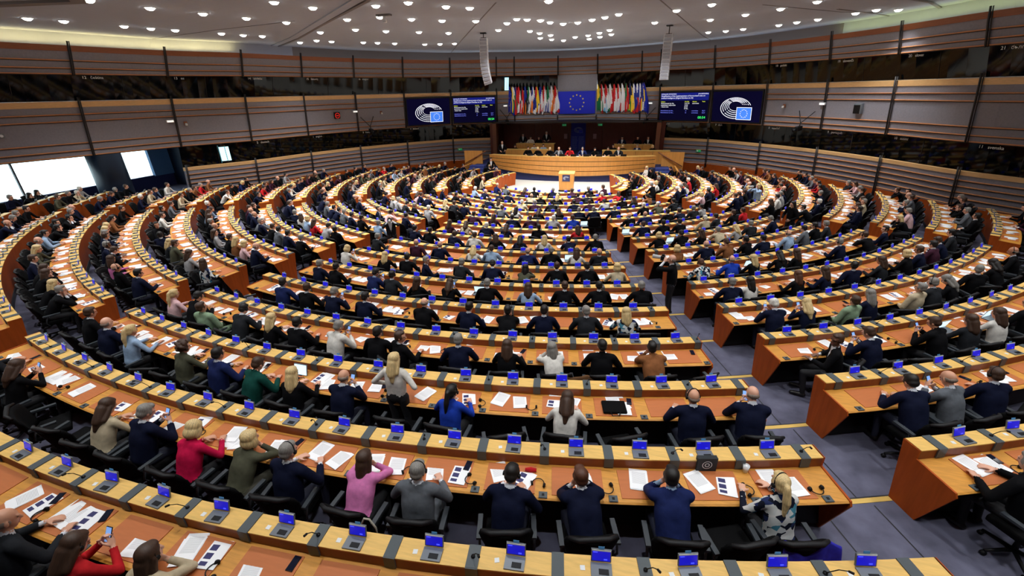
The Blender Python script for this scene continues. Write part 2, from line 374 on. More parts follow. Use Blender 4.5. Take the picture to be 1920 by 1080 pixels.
mb = MB(); mb.box((36, 15, -.6), (22, 60, .4)); tag(obj('ground_outside', mb.mesh('ground_outside', whitef)), kind='structure')
treem = mat('glare_washed_bark', (196, 208, 190), .9)  # bark colour paled to paint the sky glare washing over the trees
for k, (x, y) in enumerate(((29.5, 12.4), (31, 14.6), (30, 18.4))):
    rr = random.Random(k); mb = MB()
    def br(p, dr, ln, rd, lv):
        q = p + dr * ln; mb.tube([p, q], [rd, rd * .65], 5)
        if lv:
            for _ in range(3): br(q, (dr + Vector((rr.uniform(-.7, .7), rr.uniform(-.7, .7), rr.uniform(-.1, .5)))).normalized(), ln * .72, rd * .6, lv - 1)
    br(Vector((x, y, -.4)), Vector((0, 0, 1)), 1.7, .13, 4)
    t = tag(obj('bare_tree', mb.mesh('bare_tree', treem)), ['pale bare tree outside, nearest the dark round column', 'pale bare tree outside in the middle of the bright window', 'pale bare tree outside, farthest from the dark round column'][k], 'tree', 'trees outside the window')
# ================================================================ LIGHTS
LP = "12.2,16.2;11.8,14.6;11.2,13.1;10.6,11.7;17.5,14.7;17.1,13.8;16.5,12.0;16.2,11.1;15.8,10.3;15.0,8.6;14.6,7.7;7.4,13.9;6.9,12.6;4.7,12.1;3.4,12.2;2.5,11.0;1.8,10.4;10.0,10.2;14.1,7.0;7.3,9.9;5.8,9.9;4.9,8.9;3.9,8.0;2.6,7.3;1.5,6.1;10.7,7.0;8.7,7.1;7.7,6.0;6.4,5.0;5.2,4.0;2.5,4.0;14.4,3.8;13.0,4.2;12.6,3.4;11.3,2.2;10.7,1.6;10.0,0.8;8.6,-0.5;7.7,-0.8;6.8,-1.0;0.8,7.1;0.4,6.8;-0.1,6.3;-0.4,5.5;-0.9,4.8;-1.6,4.9;-2.3,5.5;-2.9,6.0;-3.5,6.6;1.1,2.9;0.8,1.8;1.2,-0.5;0.4,0.6;0.7,-1.6;0.1,-2.5;-0.8,-1.0;-1.6,-0.5;-1.5,-2.4;-2.3,0.4;-2.2,-1.6;-2.9,1.4;-2.9,-0.6;-1.2,10.6;-5.1,3.3;-5.8,6.6;-7.0,7.5;-8.9,4.1;-7.6,3.1;-8.3,-2.3;-9.2,-2.1;-10.0,-1.6;-10.0,5.2;-10.9,6.5;-11.5,-0.6;-12.1,0.2;-12.8,0.9;-13.8,2.4;-14.3,3.1;-15.3,2.7"
LP = [tuple(map(float, p.split(','))) for p in LP.split(';')]
BACK = [(x, y) for y, xs in ((10.5, (-15, -11.5)), (14, (-17, -13, -9, -5, -1)), (18, (-18, -14, -10, -6, -2, 2, 6, 10, 14, 18)), (22, (-18, -14, -10, -6, -2, 2, 6, 10, 14, 18)), (26, (-16, -12, -8, -4, 0, 4, 8, 12, 16))) for x in xs]
mb = MB(); n = 20
mb.add([(.14 * math.cos(2 * PI * k / n) * math.cos(e), .14 * math.sin(2 * PI * k / n) * math.cos(e), -.01 - .085 * math.sin(e)) for e in (0, .5, 1, 1.5) for k in range(n)], [(j * n + k, (j + 1) * n + k, (j + 1) * n + (k + 1) % n, j * n + (k + 1) % n) for j in range(3) for k in range(n)] + [tuple(range(3 * n, 4 * n))], 0, True); dsk = mb.mesh('glowing_disc', lampm)
mb = MB()
for k in range(n):
    a, b = 2 * PI * k / n, 2 * PI * (k + 1) / n
    mb.add([(r * math.cos(q), r * math.sin(q), z) for q in (a, b) for r, z in ((.14, -.004), (.14, -.02), (.17, -.02), (.17, 0))], [(0, 4, 5, 1), (1, 5, 6, 2), (2, 6, 7, 3)])
rg = mb.mesh('trim_ring', whitem)
spot = bpy.data.lights.new('downlight_bulb', 'SPOT'); spot.energy = LAMP_W; spot.spot_size = R_(104); spot.spot_blend = .9; spot.shadow_soft_size = .12; spot.color = (.97, .985, 1)
bnd = lambda x, y: 'above the podium end' if y < 2 else ('over the middle of the hall' if y < 7.5 else 'toward the back of the hall')
NUM = 'first second third fourth fifth sixth seventh eighth ninth tenth eleventh twelfth thirteenth fourteenth fifteenth sixteenth seventeenth eighteenth nineteenth twentieth'.split()
vis = [(project((x, y, 9)), x, y) for x, y in LP + BACK if project((x, y, 9)) and -20 < project((x, y, 9))[0] < 1940 and project((x, y, 9))[1] > -12]
vis.sort(key=lambda q: q[0][1]); ROWL = {}
for b0 in range(0, len(vis), 10):
    for j, q in enumerate(sorted(vis[b0:b0 + 10], key=lambda q: q[0][0])): ROWL[(q[1], q[2])] = (b0 // 10, j)
for k, (x, y) in enumerate(LP + BACK):
    if (x, y) in ROWL:
        a_, b_ = ROWL[(x, y)]; t = thing('ceiling_downlight', 'round lit ceiling downlight, %s from left in the %s line of lamps from the top' % (NUM[b_], NUM[a_]), 'light', (x, y, 9.0), 0, 'ceiling downlights')
        obj('trim_ring', rg, t); obj('lamp_dome', dsk, t)
    else: obj('lamp_dome', dsk, ceil, (x, y, 9.0))
    l = bpy.data.objects.new('downlight_bulb', spot); COL.objects.link(l); l.location = (x, y, 8.86)
acc = bpy.data.lights.new('accent_bulb', 'SPOT'); acc.energy = 900; acc.spot_size = R_(26); acc.spot_blend = .8; acc.shadow_soft_size = .1; acc.color = (1, .99, .97)
for x, tx, tz in ((-.5, -.2, 5.6), (3.5, 3.6, 5.2), (-4, -4, 5.2)):
    l = bpy.data.objects.new('accent_bulb', acc); COL.objects.link(l); l.location = (x, .8, 8.85); l.rotation_euler = (Vector((tx, -9.6, tz)) - l.location).to_track_quat('-Z', 'Y').to_euler()
def cove(s0, s1, col, e):
    for k in range(int((s1 - s0) * 2)):
        s = s0 + k * .5 + .25; p, n = wpos(s, 8.5, -.35); L = bpy.data.lights.new('cove_tube', 'AREA'); L.shape = 'RECTANGLE'; L.size = 1.9; L.size_y = .1; L.energy = e; L.color = col
        o = bpy.data.objects.new('cove_tube', L); COL.objects.link(o); o.location = p
        q, _ = wpos(s + .05, 8.5, -.35); t = (q - p).normalized(); o.rotation_euler = Matrix((t, t.cross(Vector((0, 0, -1))) * 1, Vector((0, 0, -1)))).transposed().to_euler()
cove(1, 7, (1, .8, .34), COVE_W * 1.8); cove(20, 25, (.85, .95, .3), COVE_W * .7)
# ================================================================ PODIUM
PX, PR = -.2, 21.1; PCY = -3.98 - PR
def ppath(x0, x1, dr=0, n=24):
    out = []
    for k in range(n + 1):
        x = x0 + (x1 - x0) * k / n; y = PCY + math.sqrt((PR + dr) ** 2 - (x - PX) ** 2); nn = Vector((x - PX, y - PCY)).normalized(); out.append(((x, y), (nn.x, nn.y)))
    return out
pod = thing('podium_desk', 'long curved honey wood presidency desk facing the hall above a navy plinth', 'desk', (0, -5, 0))
def zb(x): return .36 + (.45 if x > 0 else .36) * (abs(x + .2) / 6.2) ** 2
for b in range(4):
    mb = MB(); P = ppath(6, -6.35); vs = []; fs = []
    for (p, nn) in P:
        z0, z1 = zb(p[0]), 1.75; za = z0 + (z1 - z0) * b / 4 + .02; zc = z0 + (z1 - z0) * (b + 1) / 4 - (.02 if b < 3 else 0)
        for o_, z in ((0, za), (.03, zc), (-.12, zc), (-.12, za)): vs.append((p[0] + nn[0] * o_, p[1] + nn[1] * o_, z))
    for i in range(len(P) - 1):
        for j in range(4): fs.append((4 * i + j, 4 * i + (j + 1) % 4, 4 * i + 4 + (j + 1) % 4, 4 * i + 4 + j))
    fs += [(0, 1, 2, 3), tuple(4 * (len(P) - 1) + j for j in range(4))]
    mb.add(vs, fs); part('front_board', mb, podw, pod)
mb = MB(); mb.sweep([(-.02, .9), (-.02, 1.72), (-.1, 1.72), (-.1, .9)], ppath(5.95, -6.3)); part('shadow_gap', mb, slatd, pod)
mb = MB(); mb.sweep([(.04, 1.75), (.04, 1.72), (-.6, 1.69), (-.6, 1.72)], ppath(6, -6.35)); part('desk_top', mb, honey, pod)
mb = MB(); mb.sweep([(-.12, -.05), (-.12, .95), (-.3, .95), (-.3, -.05)], ppath(6.2, -6.4)); part('plinth', mb, navyc, pod)
dais = struct('floor_dais')
mb = MB(); mb.box((0, -8.3, .45), (14.6, 7.2, .98)); part('dais_slab', mb, navyc, dais)
mb = MB(); mb.box((0, -9.9, 1.15), (12.6, 3.2, .44)); part('dais_slab', mb, navyc, dais)
for sx in (-1, 1):
    for k in range(5):
        mb = MB(); y1 = -3.2 - .3 * k; mb.box((sx * 6.95, (y1 - 5.0) / 2, .0 + .095 * (k + 1)), (1.15, 5.0 + y1, .19 * (k + 1))); part('stair_step', mb, stepc, dais)
    w_ = thing('stair_side_panel', ['honey wood stair panel with dark diagonal rail beside the right-hand steps', 'honey wood stair panel with dark diagonal rail beside the left-hand steps'][sx > 0], 'panel', (sx * 7.5, -5.3, 0))
    mb = MB(); mb.box((sx * 7.55, -5.6, .95), (1.5, .12, 1.95)); part('panel', mb, podw, w_)
    mb = MB(); mb.box((sx * 7.75, -4.4, .5), (.1, 2.3, 1.0)); part('low_panel', mb, podw, w_)
    mb = MB(); mb.tube([(sx * 6.5, -5.5, 1.92), (sx * 8.25, -5.45, .95)], .04, 6); part('handrail', mb, rimm, w_)
def backdesk(x0, x1, y, z0, h, lab):
    t = thing('presidency_side_desk', lab, 'desk', ((x0 + x1) / 2, y, z0)); n = 4; wd = (x1 - x0) / n
    for k in range(n):
        mb = MB(); mb.box((x0 + wd * (k + .5), y, z0 + h / 2), (abs(wd) - .02, .06, h)); part('front_board', mb, podw, t)
    mb = MB(); mb.box(((x0 + x1) / 2, y - .28, z0 + h), (abs(x1 - x0) + .04, .62, .04)); part('desk_top', mb, honey, t)
backdesk(5.15, 1.6, -6.5, .94, .97, 'wooden side desk behind the presidency desk, left of the blue banner')
backdesk(-2.5, -7.4, -6.5, .94, .93, 'wooden side desk behind the presidency desk, right of the blue banner')
backdesk(4.7, 1.5, -8.35, 1.37, .8, 'raised back desk against the dark wood recess, left of the banner')
backdesk(-3.3, -6.2, -8.35, 1.37, .75, 'raised back desk against the dark wood recess, right of the banner')
rec = struct('wall_recess')
mb = MB(); mb.box((0, -11.6, 2.0), (14.6, .3, 3.6)); part('backing', mb, darkwood, rec)  # added behind the panels to keep sky light out of their gaps
for sx in (-1, 1):
    mb = MB(); mb.box((sx * 6.9, -10.2, 2.0), (.3, 3.0, 3.6)); part('backing', mb, darkwood, rec)  # side backing, likewise added to stop light leaking in
for k in range(9):
    mb = MB(); x = -6.6 + 13.2 * (k + .5) / 9; mb.box((x, -11.3, 2.3), (13.2 / 9 - .02, .1, 3.2)); part('wood_panel', mb, darkwood, rec)
for sx in (-1, 1):
    mb = MB(); mb.box((sx * 6.62, -9.9, 2.2), (.1, 2.9, 3.4)); part('wood_panel', mb, darkwood, rec)
    mb = MB(); mb.box((sx * 6.55, -8.55, 2.1), (.32, .5, 3.3)); part('corner_post', mb, mat('post_wood', (120, 72, 48), .5, kind='vwood'), rec)
mb = MB(); mb.box((0, -9.9, 3.82), (13.4, 3.2, .12)); part('soffit', mb, slatd, rec)
# lectern
def stars(mb, cx, cy, R, r, z, mi=0):
    for k in range(12):
        a = PI / 2 + 2 * PI * k / 12; x, y = cx + R * math.cos(a), cy + R * math.sin(a)
        mb.add([(x + (r if j % 2 == 0 else r * .4) * math.cos(PI / 2 + PI * j / 5), y + (r if j % 2 == 0 else r * .4) * math.sin(PI / 2 + PI * j / 5), z) for j in range(10)], [tuple(range(10))], mi)
def logo(parent, size, z, flagM, white=None, starM=None, loc=(0, 0)):
    """parliament emblem: concentric elliptical benches, with a small starred flag lower right"""
    wm = white or mat('logo_white', (225, 232, 245), .5, emit=.7); mb = MB(); S = size / 2; X, Y = loc
    for k, a in enumerate((1, .86, .72, .59, .47)):
        b = a * .6; cy = .03 * (4 - k) * -1 + .04; th = .04 - .002 * k; n = 40
        for j in range(n):
            q0 = 2 * PI * j / n; q1 = q0 + 2 * PI / n * .96
            if j % 10 == 3 and k > 0: continue
            qm = (q0 + q1) / 2; x, y = a * math.cos(qm), cy + b * math.sin(qm)
            if x > .08 and y < .12: continue
            mb.add([(X + S * (a - o_) * math.cos(q), Y + S * (cy + (b - o_ * .8) * math.sin(q)), z) for q, o_ in ((q0, 0), (q1, 0), (q1, th), (q0, th))], [(0, 1, 2, 3)])
    part_ = obj('emblem_benches', mb.mesh('emblem_benches', wm), parent)
    mb = MB(); mb.add([(X + S * x, Y + S * y, z + .001) for x, y in ((.08, -.72), (1.04, -.72), (1.04, -.02), (.08, -.02))], [(0, 1, 2, 3)])
    mb.add([(X + S * x, Y + S * y, z + .002) for x, y in ((.11, -.69), (1.01, -.69), (1.01, -.05), (.11, -.05))], [(0, 1, 2, 3)], 1)
    stars(mb, X + S * .56, Y - S * .37, S * .22, S * .04, z + .004, 0)
    obj('emblem_flag', mb.mesh('emblem_flag', [wm, flagM]), parent)
lec = thing('speaker_lectern', 'wooden speaker lectern with a blue emblem plate on the white floor before the podium', 'lectern', (-.57, -.75, -.04))
mb = MB(); mb.box((0, 0, .6), (.92, .5, 1.16), taper=1.08); mb_ = mb.mesh('body', podw); bev(mb_, .015); obj('body', mb_, lec)
mb = MB(); mb.box((0, -.02, 1.21), (1.04, .6, .05), rot=Matrix.Rotation(R_(-8), 3, 'X')); obj('reading_top', mb.mesh('reading_top', honey), lec)
mb = MB(); mb.box((0, 0, .05), (.98, .56, .1)); obj('foot', mb.mesh('foot', blackm), lec)
mb = MB(); mb.box((0, 0, 0), (.5, .42, .02)); pl = obj('emblem_plate', mb.mesh('emblem_plate', mat('plate_blue', (46, 52, 92), .4)), lec, (0, .29, .9), rot=(R_(90), 0, PI))
lw = mat('logo_silver', (190, 196, 214), .4); mb = MB()
for a in (.2, .165, .13, .095): 
    for j in range(20):
        q0, q1 = PI * .1 + PI * 1.3 * j / 20, PI * .1 + PI * 1.3 * (j + .9) / 20
        mb.add([(a_ * math.cos(q), a_ * .6 * math.sin(q), .013) for q, a_ in ((q0, a), (q1, a), (q1, a - .02), (q0, a - .02))], [(0, 1, 2, 3)])
obj('emblem', mb.mesh('emblem', lw), pl)
# banner, EU flag
ban = thing('blue_banner', 'tall blue banner with white emblem and name lines hanging on dark wood', 'banner', (-.14, -11.1, 2.2), 0)
mb = MB(); mb.box((0, 0, 0), (1.25, .03, 3.2)); obj('cloth', mb.mesh('cloth', mat('banner_blue', (20, 34, 150), .7)), ban)
f_ = obj('print', MB().mesh('print', whitem), ban, (0, .02, .85), rot=(R_(90), 0, PI)); logo(f_, .72, .004, euflag, mat('print_white', (150, 160, 205), .6))
for c_, x_ in ((0, .3), (1, -.3)):
    for k in range(12): text(['European Parliament', 'Parlement européen', 'Parlamento Europeo', 'Europäisches Parlament', 'Parlamento europeo', 'Europa-Parlamentet', 'Evropský parlament', 'Parlament Ewropew', 'Europees Parlement', 'Parlamentul European', 'Európsky parlament', 'Evropski parlament'][(k + c_ * 5) % 12], .055, mat('print_white', (150, 160, 205), .6), ban, (x_ + .24, .02, .25 - .1 * k), (R_(90), 0, PI), name='name_line')
eu = thing('european_flag_panel', 'large blue flag panel with a circle of twelve yellow stars above the podium', 'flag', (-.2, -10.08, 5.18))
F = frame(14.5, 5.2, .3); eu.location = F.translation; eu.rotation_euler = F.to_euler()
mb = MB(); mb.box((0, 0, 0), (3.02, 1.72, .04)); obj('flag_field', mb.mesh('flag_field', euflag), eu)
mb = MB(); stars(mb, 0, 0, .58, .085, .024); obj('star_circle', mb.mesh('star_circle', stary), eu)
# hanging national flags
cc = dict(k=(24, 22, 24), y=(250, 214, 60), r=(206, 28, 36), w=(232, 232, 236), g=(20, 120, 76), b=(28, 48, 150), c=(110, 190, 232), o=(240, 130, 50), d=(20, 34, 90), e=(60, 140, 60), s=(22, 40, 180))
FM = {k: mat('flag_' + k, v, .75) for k, v in cc.items()}
FLL = [('s', 'blue flag with yellow stars'), ('kyr', 'black yellow and red'), ('wgr', 'white green and red'), ('brw', 'blue red and white'), ('rwr', 'red with a white cross'), ('kro', 'black red and gold'), ('bkw', 'blue black and white'), ('gwo', 'green white and orange'), ('bwbwb', 'blue and white striped'), ('ryr', 'red and yellow'), ('bwr', 'blue white and red tricolour'), ('rwb', 'red white and blue checked'), ('gwr', 'green white and red'), ('wwow', 'white with orange centre'), ('rwr', 'dark red and white')]
FLR = [('ygr', 'yellow green and red'), ('rwc', 'red white and pale blue'), ('rwg', 'red white and green'), ('wr', 'white and red halves'), ('rwb', 'red white and blue'), ('rwr', 'red white red'), ('wwr', 'white over red'), ('gre', 'green and red'), ('dyr', 'blue yellow and red'), ('wbr', 'white blue and red'), ('wbrw', 'white blue red with shield'), ('wdw', 'white with blue cross'), ('bybb', 'blue with yellow cross'), ('s', 'blue with yellow stars')]
def hang(lst, sa, sb, side):
    n = len(lst)
    for k, (cols, nm) in enumerate(lst):
        s = sa + (sb - sa) * (k + .5) / n; F = frame(s, 6.12, .16); rr = random.Random(k + 31 * n)
        t = thing('national_flag', 'hanging %s flag, number %d from the left of the %s row' % (nm, k + 1, side), 'flag', F.translation, 0, 'flags hanging ' + side + ' of the star panel')
        t.rotation_euler = F.to_euler()
        mb = MB(); mb.tube([(0, -.1, -.05), (0, .42, .32)], .018, 6); obj('pole', mb.mesh('pole', mat('pole_wood', (120, 84, 60), .5)), t)
        mb = MB(); mb.tube([(0, .42, .32), (0, .48, .36)], [.03, .012], 6); obj('finial', mb.mesh('finial', mat('finial_grey', (60, 40, 40), .5)), t)
        U, V = 13, 14; W_ = .36; vs = []; fs = []; mi = []
        for v in range(V):
            fv = v / (V - 1)
            for u in range(U):
                fu = u / (U - 1); x = (fu * (.3 + 1.15 * min(1, fv * 1.5)) - .25 - .12 * fv) * W_ + .03 * math.sin(k * 2.3) * fv; zz = .3 - .16 * fv + .06 * math.sin(fu * 13 + k + fv * 1.5) * (.5 + fv); y = .42 - 1.95 * fv + .05 * math.sin(fu * 5 + k) - .3 * fv * abs(fu - .2 - .15 * (k % 4))
                vs.append((x, y, zz))
        for v in range(V - 1):
            for u in range(U - 1):
                fs.append((v * U + u, v * U + u + 1, (v + 1) * U + u + 1, (v + 1) * U + u)); q = (u / U * (.55 + .3 * (k % 2)) + v / V * .9 + .05 * math.sin(v + k)) / 1.6
                mi.append(min(len(cols) - 1, int(q * len(cols))))
        ms = sorted(set(cols)); me = bpy.data.meshes.new('cloth'); me.from_pydata(vs, [], fs)
        for c in ms: me.materials.append(FM[c])
        for p, i_ in zip(me.polygons, mi): p.material_index = ms.index(cols[i_]); p.use_smooth = True
        c = obj('cloth', me, t)
        if cols == 's':
            mb = MB()
            for j in range(6): mb.box((-.06 + .12 * (j % 2), .2 - .3 * j, .37 - .03 * j), (.035, .035, .02))
            obj('star', mb.mesh('star', stary), t)
hang(FLL, 12.75, 13.98, 'left'); hang(FLR, 15.02, 16.25, 'right')
# ---- big screens
scrbg = mat('screen_dark_blue', (14, 12, 46), .9, emit=.35, spec=0); scrtop = mat('screen_header_blue', (26, 34, 130), .9, emit=.5, spec=0)
sw = mat('screen_text_white', (225, 228, 240), .5, emit=.9); sy = mat('screen_text_yellow', (205, 220, 60), .5, emit=.9); sg = mat('screen_text_green', (60, 240, 110), .5, emit=1); sbl = mat('screen_text_blue', (110, 120, 240), .5, emit=.9)
fb = mat('emblem_blue', (60, 120, 225), .5, emit=.8)
def screen(s0, s1, lab, txt):
    a, _ = wpos(s0 + .03, 4.86, .14); b, _ = wpos(s1 - .03, 4.86, .14); F = frame((s0 + s1) / 2, 4.86, .14); t_ = (b - a).normalized(); up = F.col[1].to_3d(); up = (up - t_ * up.dot(t_)).normalized(); zz = t_.cross(up)
    M = Matrix((t_, up, zz)).transposed().to_4x4(); W_ = (b - a).length; t = thing('wall_screen', lab, 'screen', (a + b) / 2); t.rotation_euler = M.to_euler()
    mb = MB(); mb.box((0, 0, -.02), (W_, 2.08, .1)); obj('bezel', mb.mesh('bezel', blackm), t)
    mb = MB(); mb.box((0, 0, .03), (W_ - .12, 1.9, .02)); obj('display', mb.mesh('display', scrbg), t)
    if not txt: logo(t, W_ * .62, .045, fb, sw, sw); return
    mb = MB(); mb.box((0, .68, .041), (W_ - .16, .5, .006)); obj('header', mb.mesh('header', scrtop), t); l = -W_ / 2 + .12
    T = lambda q, x, y, sz, M_, al='LEFT': text(q, sz, M_, t, (x, y, .048), (0, 0, 0), al)
    T('KOKALARI, MCNAMARA', l, .82, .1, sw); T('(A10-0073/2026)', -l, .82, .1, sw, 'RIGHT')
    T('Simplification of the implementation of harmonised rules on', l, .68, W_ * .036, sw); T('artificial intelligence (Digital Omnibus on AI)', l, .54, W_ * .036, sw)
    k = W_ / 2.9
    for q, x in (('Subject', l), ('Am No', .05 * k), ('Author', .5 * k), ('Vote', 1.05 * k)): T(q, x, .3, .085 * k, sy)
    for j, q in enumerate(('Amendments by the', 'committee responsible', '- block vote')): T(q, l, .18 - .12 * j, .095 * k, sw)
    for j, q in enumerate(('1-6,7-10', '13-30', '33-35', '37-48...')): T(q, .05 * k, .18 - .12 * j, .085 * k, sw)
    T('committee', .5 * k, .18, .085 * k, sw)
    for j, (a_, q) in enumerate((('Amendments by the...', '11'), ('Amendments by the...', '31'))): T(a_, l, -.32 - .14 * j, .09 * k, sbl); T(q, .12 * k, -.32 - .14 * j, .085 * k, sbl); T('committee', .5 * k, -.32 - .14 * j, .085 * k, sbl); T('RCV', 1.1 * k, -.32 - .14 * j, .085 * k, sbl)
    T('00:54', -l - .05, -.82, .19 * k, sg, 'RIGHT')
screen(10, 11, 'wall screen showing the white and blue emblem, left side of the hall', False); screen(11, 12, 'wall screen listing the vote text with green timer, left of the flags', True)
screen(17, 18, 'wall screen listing the vote text with green timer, right of the flags', True); screen(18, 19, 'wall screen showing the white and blue emblem, right side of the hall', False)
# ---- small wall fittings
def fit(name, s, z, size, M, lab, cat, d=.1):
    F = frame(s, z, d); t = thing(name, lab, cat, F.translation); t.rotation_euler = F.to_euler(); mb = MB(); mb.box((0, 0, 0), size); obj('housing', bev(mb.mesh('housing', M), .012), t); return t
t = fit('wall_clock', 8.6, 4.9, (.42, .42, .1), blackm, 'square black clock with red digits on the grey wall panel', 'clock')
redm = mat('red_led', (230, 40, 30), .5, emit=1); mb = MB()
for k in range(30):
    a = 2 * PI * k / 30; mb.box((.16 * math.cos(a), .16 * math.sin(a), .055), (.022, .022, .01))
obj('second_dots', mb.mesh('second_dots', redm), t); text('13:41', .1, redm, t, (0, -.035, .055), (0, 0, 0), 'CENTER')
for s, lab in ((8.97, 'white emergency lamp box by the wall mullion under the lithuanian booth'), (5.93, 'long white emergency lamp box high on the far left wall panel'), (19.98, 'white emergency lamp box beside the portuguese booth mullion'), (12.45, 'white lamp box left of the hanging flags'), (16.6, 'white lamp box right of the hanging flags')):
    t = fit('emergency_lamp', s, 5.1, (.34, .13, .1), whitem, lab, 'lamp'); mb = MB(); mb.box((0, 0, .052), (.3, .09, .006)); obj('diffuser', mb.mesh('diffuser', mat('diffuser_white', (245, 245, 240), .4, emit=.6)), t)
for s, lab in ((6.12, 'small white camera dome on a wooden plate, left wall'), (9.5, 'small white camera on a wooden plate beside the screens'), (19.35, 'small white camera on a wooden plate, right wall')):
    t = fit('dome_camera', s, 4.95, (.16, .2, .05), rimm, lab, 'camera'); mb = MB(); mb.tube([(0, 0, .03), (0, -.03, .12), (0, -.1, .14)], [.03, .07, .055], 10); obj('dome', mb.mesh('dome', whitem), t)
t = fit('wall_loudspeaker', 20.55, 4.9, (.42, .5, .16), greym, 'grey square loudspeaker with dark grille on the right wall panel', 'loudspeaker'); mb = MB(); mb.box((-.02, -.02, .085), (.36, .42, .01)); obj('grille', mb.mesh('grille', blackm), t)
t = fit('wall_roundel', 4.3, 4.9, (.2, .2, .06), greym, 'small square fitting with round speaker on the far left wall', 'fitting'); mb = MB(); mb.tube([(0, 0, .03), (0, 0, .05)], .06, 12); obj('round_grille', mb.mesh('round_grille', whitem), t)
for s, lab, zz in ((9.2, 'black broadcast camera on a wall arm beside the french booth window', 4.0), (12.5, 'black broadcast camera on a forked wall arm left of the flags', 4.1), (16.55, 'black broadcast camera on a forked wall arm right of the flags', 4.1), (19.75, 'black broadcast camera on a long wall arm near the right screens', 4.0)):
    F = frame(s, zz, .1); t = thing('broadcast_camera', lab, 'camera', F.translation); t.rotation_euler = F.to_euler()
    mb = MB(); mb.tube([(.5, .7, 0), (0, .1, .4)], .025, 6); mb.tube([(-.5, .7, 0), (0, .1, .4)], .025, 6); mb.tube([(0, .1, .4), (0, -.05, .45)], .03, 6); obj('wall_arm', mb.mesh('wall_arm', mullm), t)
    mb = MB(); mb.box((0, -.18, .5), (.22, .26, .4)); obj('body', bev(mb.mesh('body', blackm), .03), t); mb = MB(); mb.tube([(0, -.2, .7), (0, -.24, .9)], [.07, .09], 10); obj('lens', mb.mesh('lens', blackm), t)
grn = mat('exit_green', (40, 150, 90), .4, emit=.3)
for x, lab in ((1.1, 'small green exit sign left above the blue banner'), (-1.95, 'small green exit sign right above the blue banner')):
    t = thing('exit_sign', lab, 'sign', (x, -11.2, 3.42)); mb = MB(); mb.box((0, 0, 0), (.34, .05, .15)); obj('plate', mb.mesh('plate', grn), t); mb = MB(); mb.box((.06, .03, 0), (.1, .01, .09)); mb.box((-.08, .03, 0), (.08, .01, .04)); obj('pictogram', mb.mesh('pictogram', whitem), t)
for s, lab in ((11.15, 'small green exit sign low on the left slatted wall'), (17.85, 'small green exit sign low on the right slatted wall')):
    t = fit('exit_sign', s, 1.75, (.34, .16, .05), grn, lab, 'sign', .1); mb = MB(); mb.box((-.06, 0, .03), (.1, .1, .01)); obj('pictogram', mb.mesh('pictogram', whitem), t)
for x in (.95, -1.55):
    t = thing('notice_plate', 'pale framed notice on dark wood ' + ('left' if x > 0 else 'right') + ' of the blue banner', 'notice', (x, -11.2, 2.5)); mb = MB(); mb.box((0, 0, 0), (.28, .03, .4)); obj('sheet', mb.mesh('sheet', mat('notice_pink', (170, 130, 130), .7)), t)
for s, z, W_, lab in ((5.95 + .65, 3.15, .5, 'bright lit screen seen through the left booth glass'), (12.62, 6.72, .32, 'bright cyan doorway glowing in the upper booth window left of the flags')):
    F = frame(s, z, -.06); t = thing('lit_doorway', lab, 'door', F.translation); t.rotation_euler = F.to_euler(); mb = MB(); mb.box((0, 0, 0), (W_, .95 if z > 5 else .8, .02)); obj('lit_panel', mb.mesh('lit_panel', mat('lit_cyan', (190, 240, 250), .5, emit=1)), t)
    mb = MB(); mb.box((-W_ / 2 - .03, 0, .01), (.05, 1, .03)); mb.box((W_ * .1, 0, .012), (.03, .9, .02)); obj('frame_bar', mb.mesh('frame_bar', mat('teal', (60, 130, 150), .5)), t)
# ---- hanging line arrays
for (x, y, z0, z1, bend, lab) in ((3.59, 3.1, 8.75, 6.55, .5, 'tall white curved line array loudspeaker hanging left of the flags'), (-5.9, 1.75, 8.6, 6.5, .0, 'tall white straight line array loudspeaker hanging right of the flags')):
    t = thing('line_array', lab, 'loudspeaker', (x, y, 9.0), R_(8 if bend else -12)); n = 13; H = (z0 - z1) / n
    for k in range(n):
        c_ = z0 - H * (k + .5) - 9; b = bend * max(0, (k - 5) / 8) ** 2; a = R_(38) * max(0, (k - 5) / 8) ** 1.5 if bend else 0
        mb = MB(); mb.box((0, 0, 0), (.42, .34, H * .93)); mb.box((.0, .175, 0), (.36, .01, H * .7), 1); o = obj('speaker_cabinet', mb.mesh('speaker_cabinet', [arraym, mat('grille_grey', (150, 150, 158), .6)]) if k == 0 else cab, t, (-b * .35 if bend else 0, -b * .3, c_), rot=(-a * .5, a * .5, 0)); cab = o.data
    mb = MB(); mb.tube([(0, 0, 0), (0, 0, z0 - 9)], .02, 6); mb.box((0, 0, -.02), (.3, .3, .04)); mb.tube([(-.15, 0, z0 - 9 + .02), (.15, 0, z0 - 9 + .02)], .02, 6); obj('hanging_bracket', mb.mesh('hanging_bracket', blackm), t)
t = thing('ceiling_projector', 'small white projector hanging from a grey ceiling plate', 'projector', (5.4, 10.3, 9)); mb = MB(); mb.box((0, 0, -.03), (.6, .2, .06)); obj('ceiling_plate', mb.mesh('ceiling_plate', seamm), t); mb = MB(); mb.tube([(0, 0, -.05), (0, 0, -.28)], [.05, .09], 10); obj('housing', mb.mesh('housing', whitem), t)
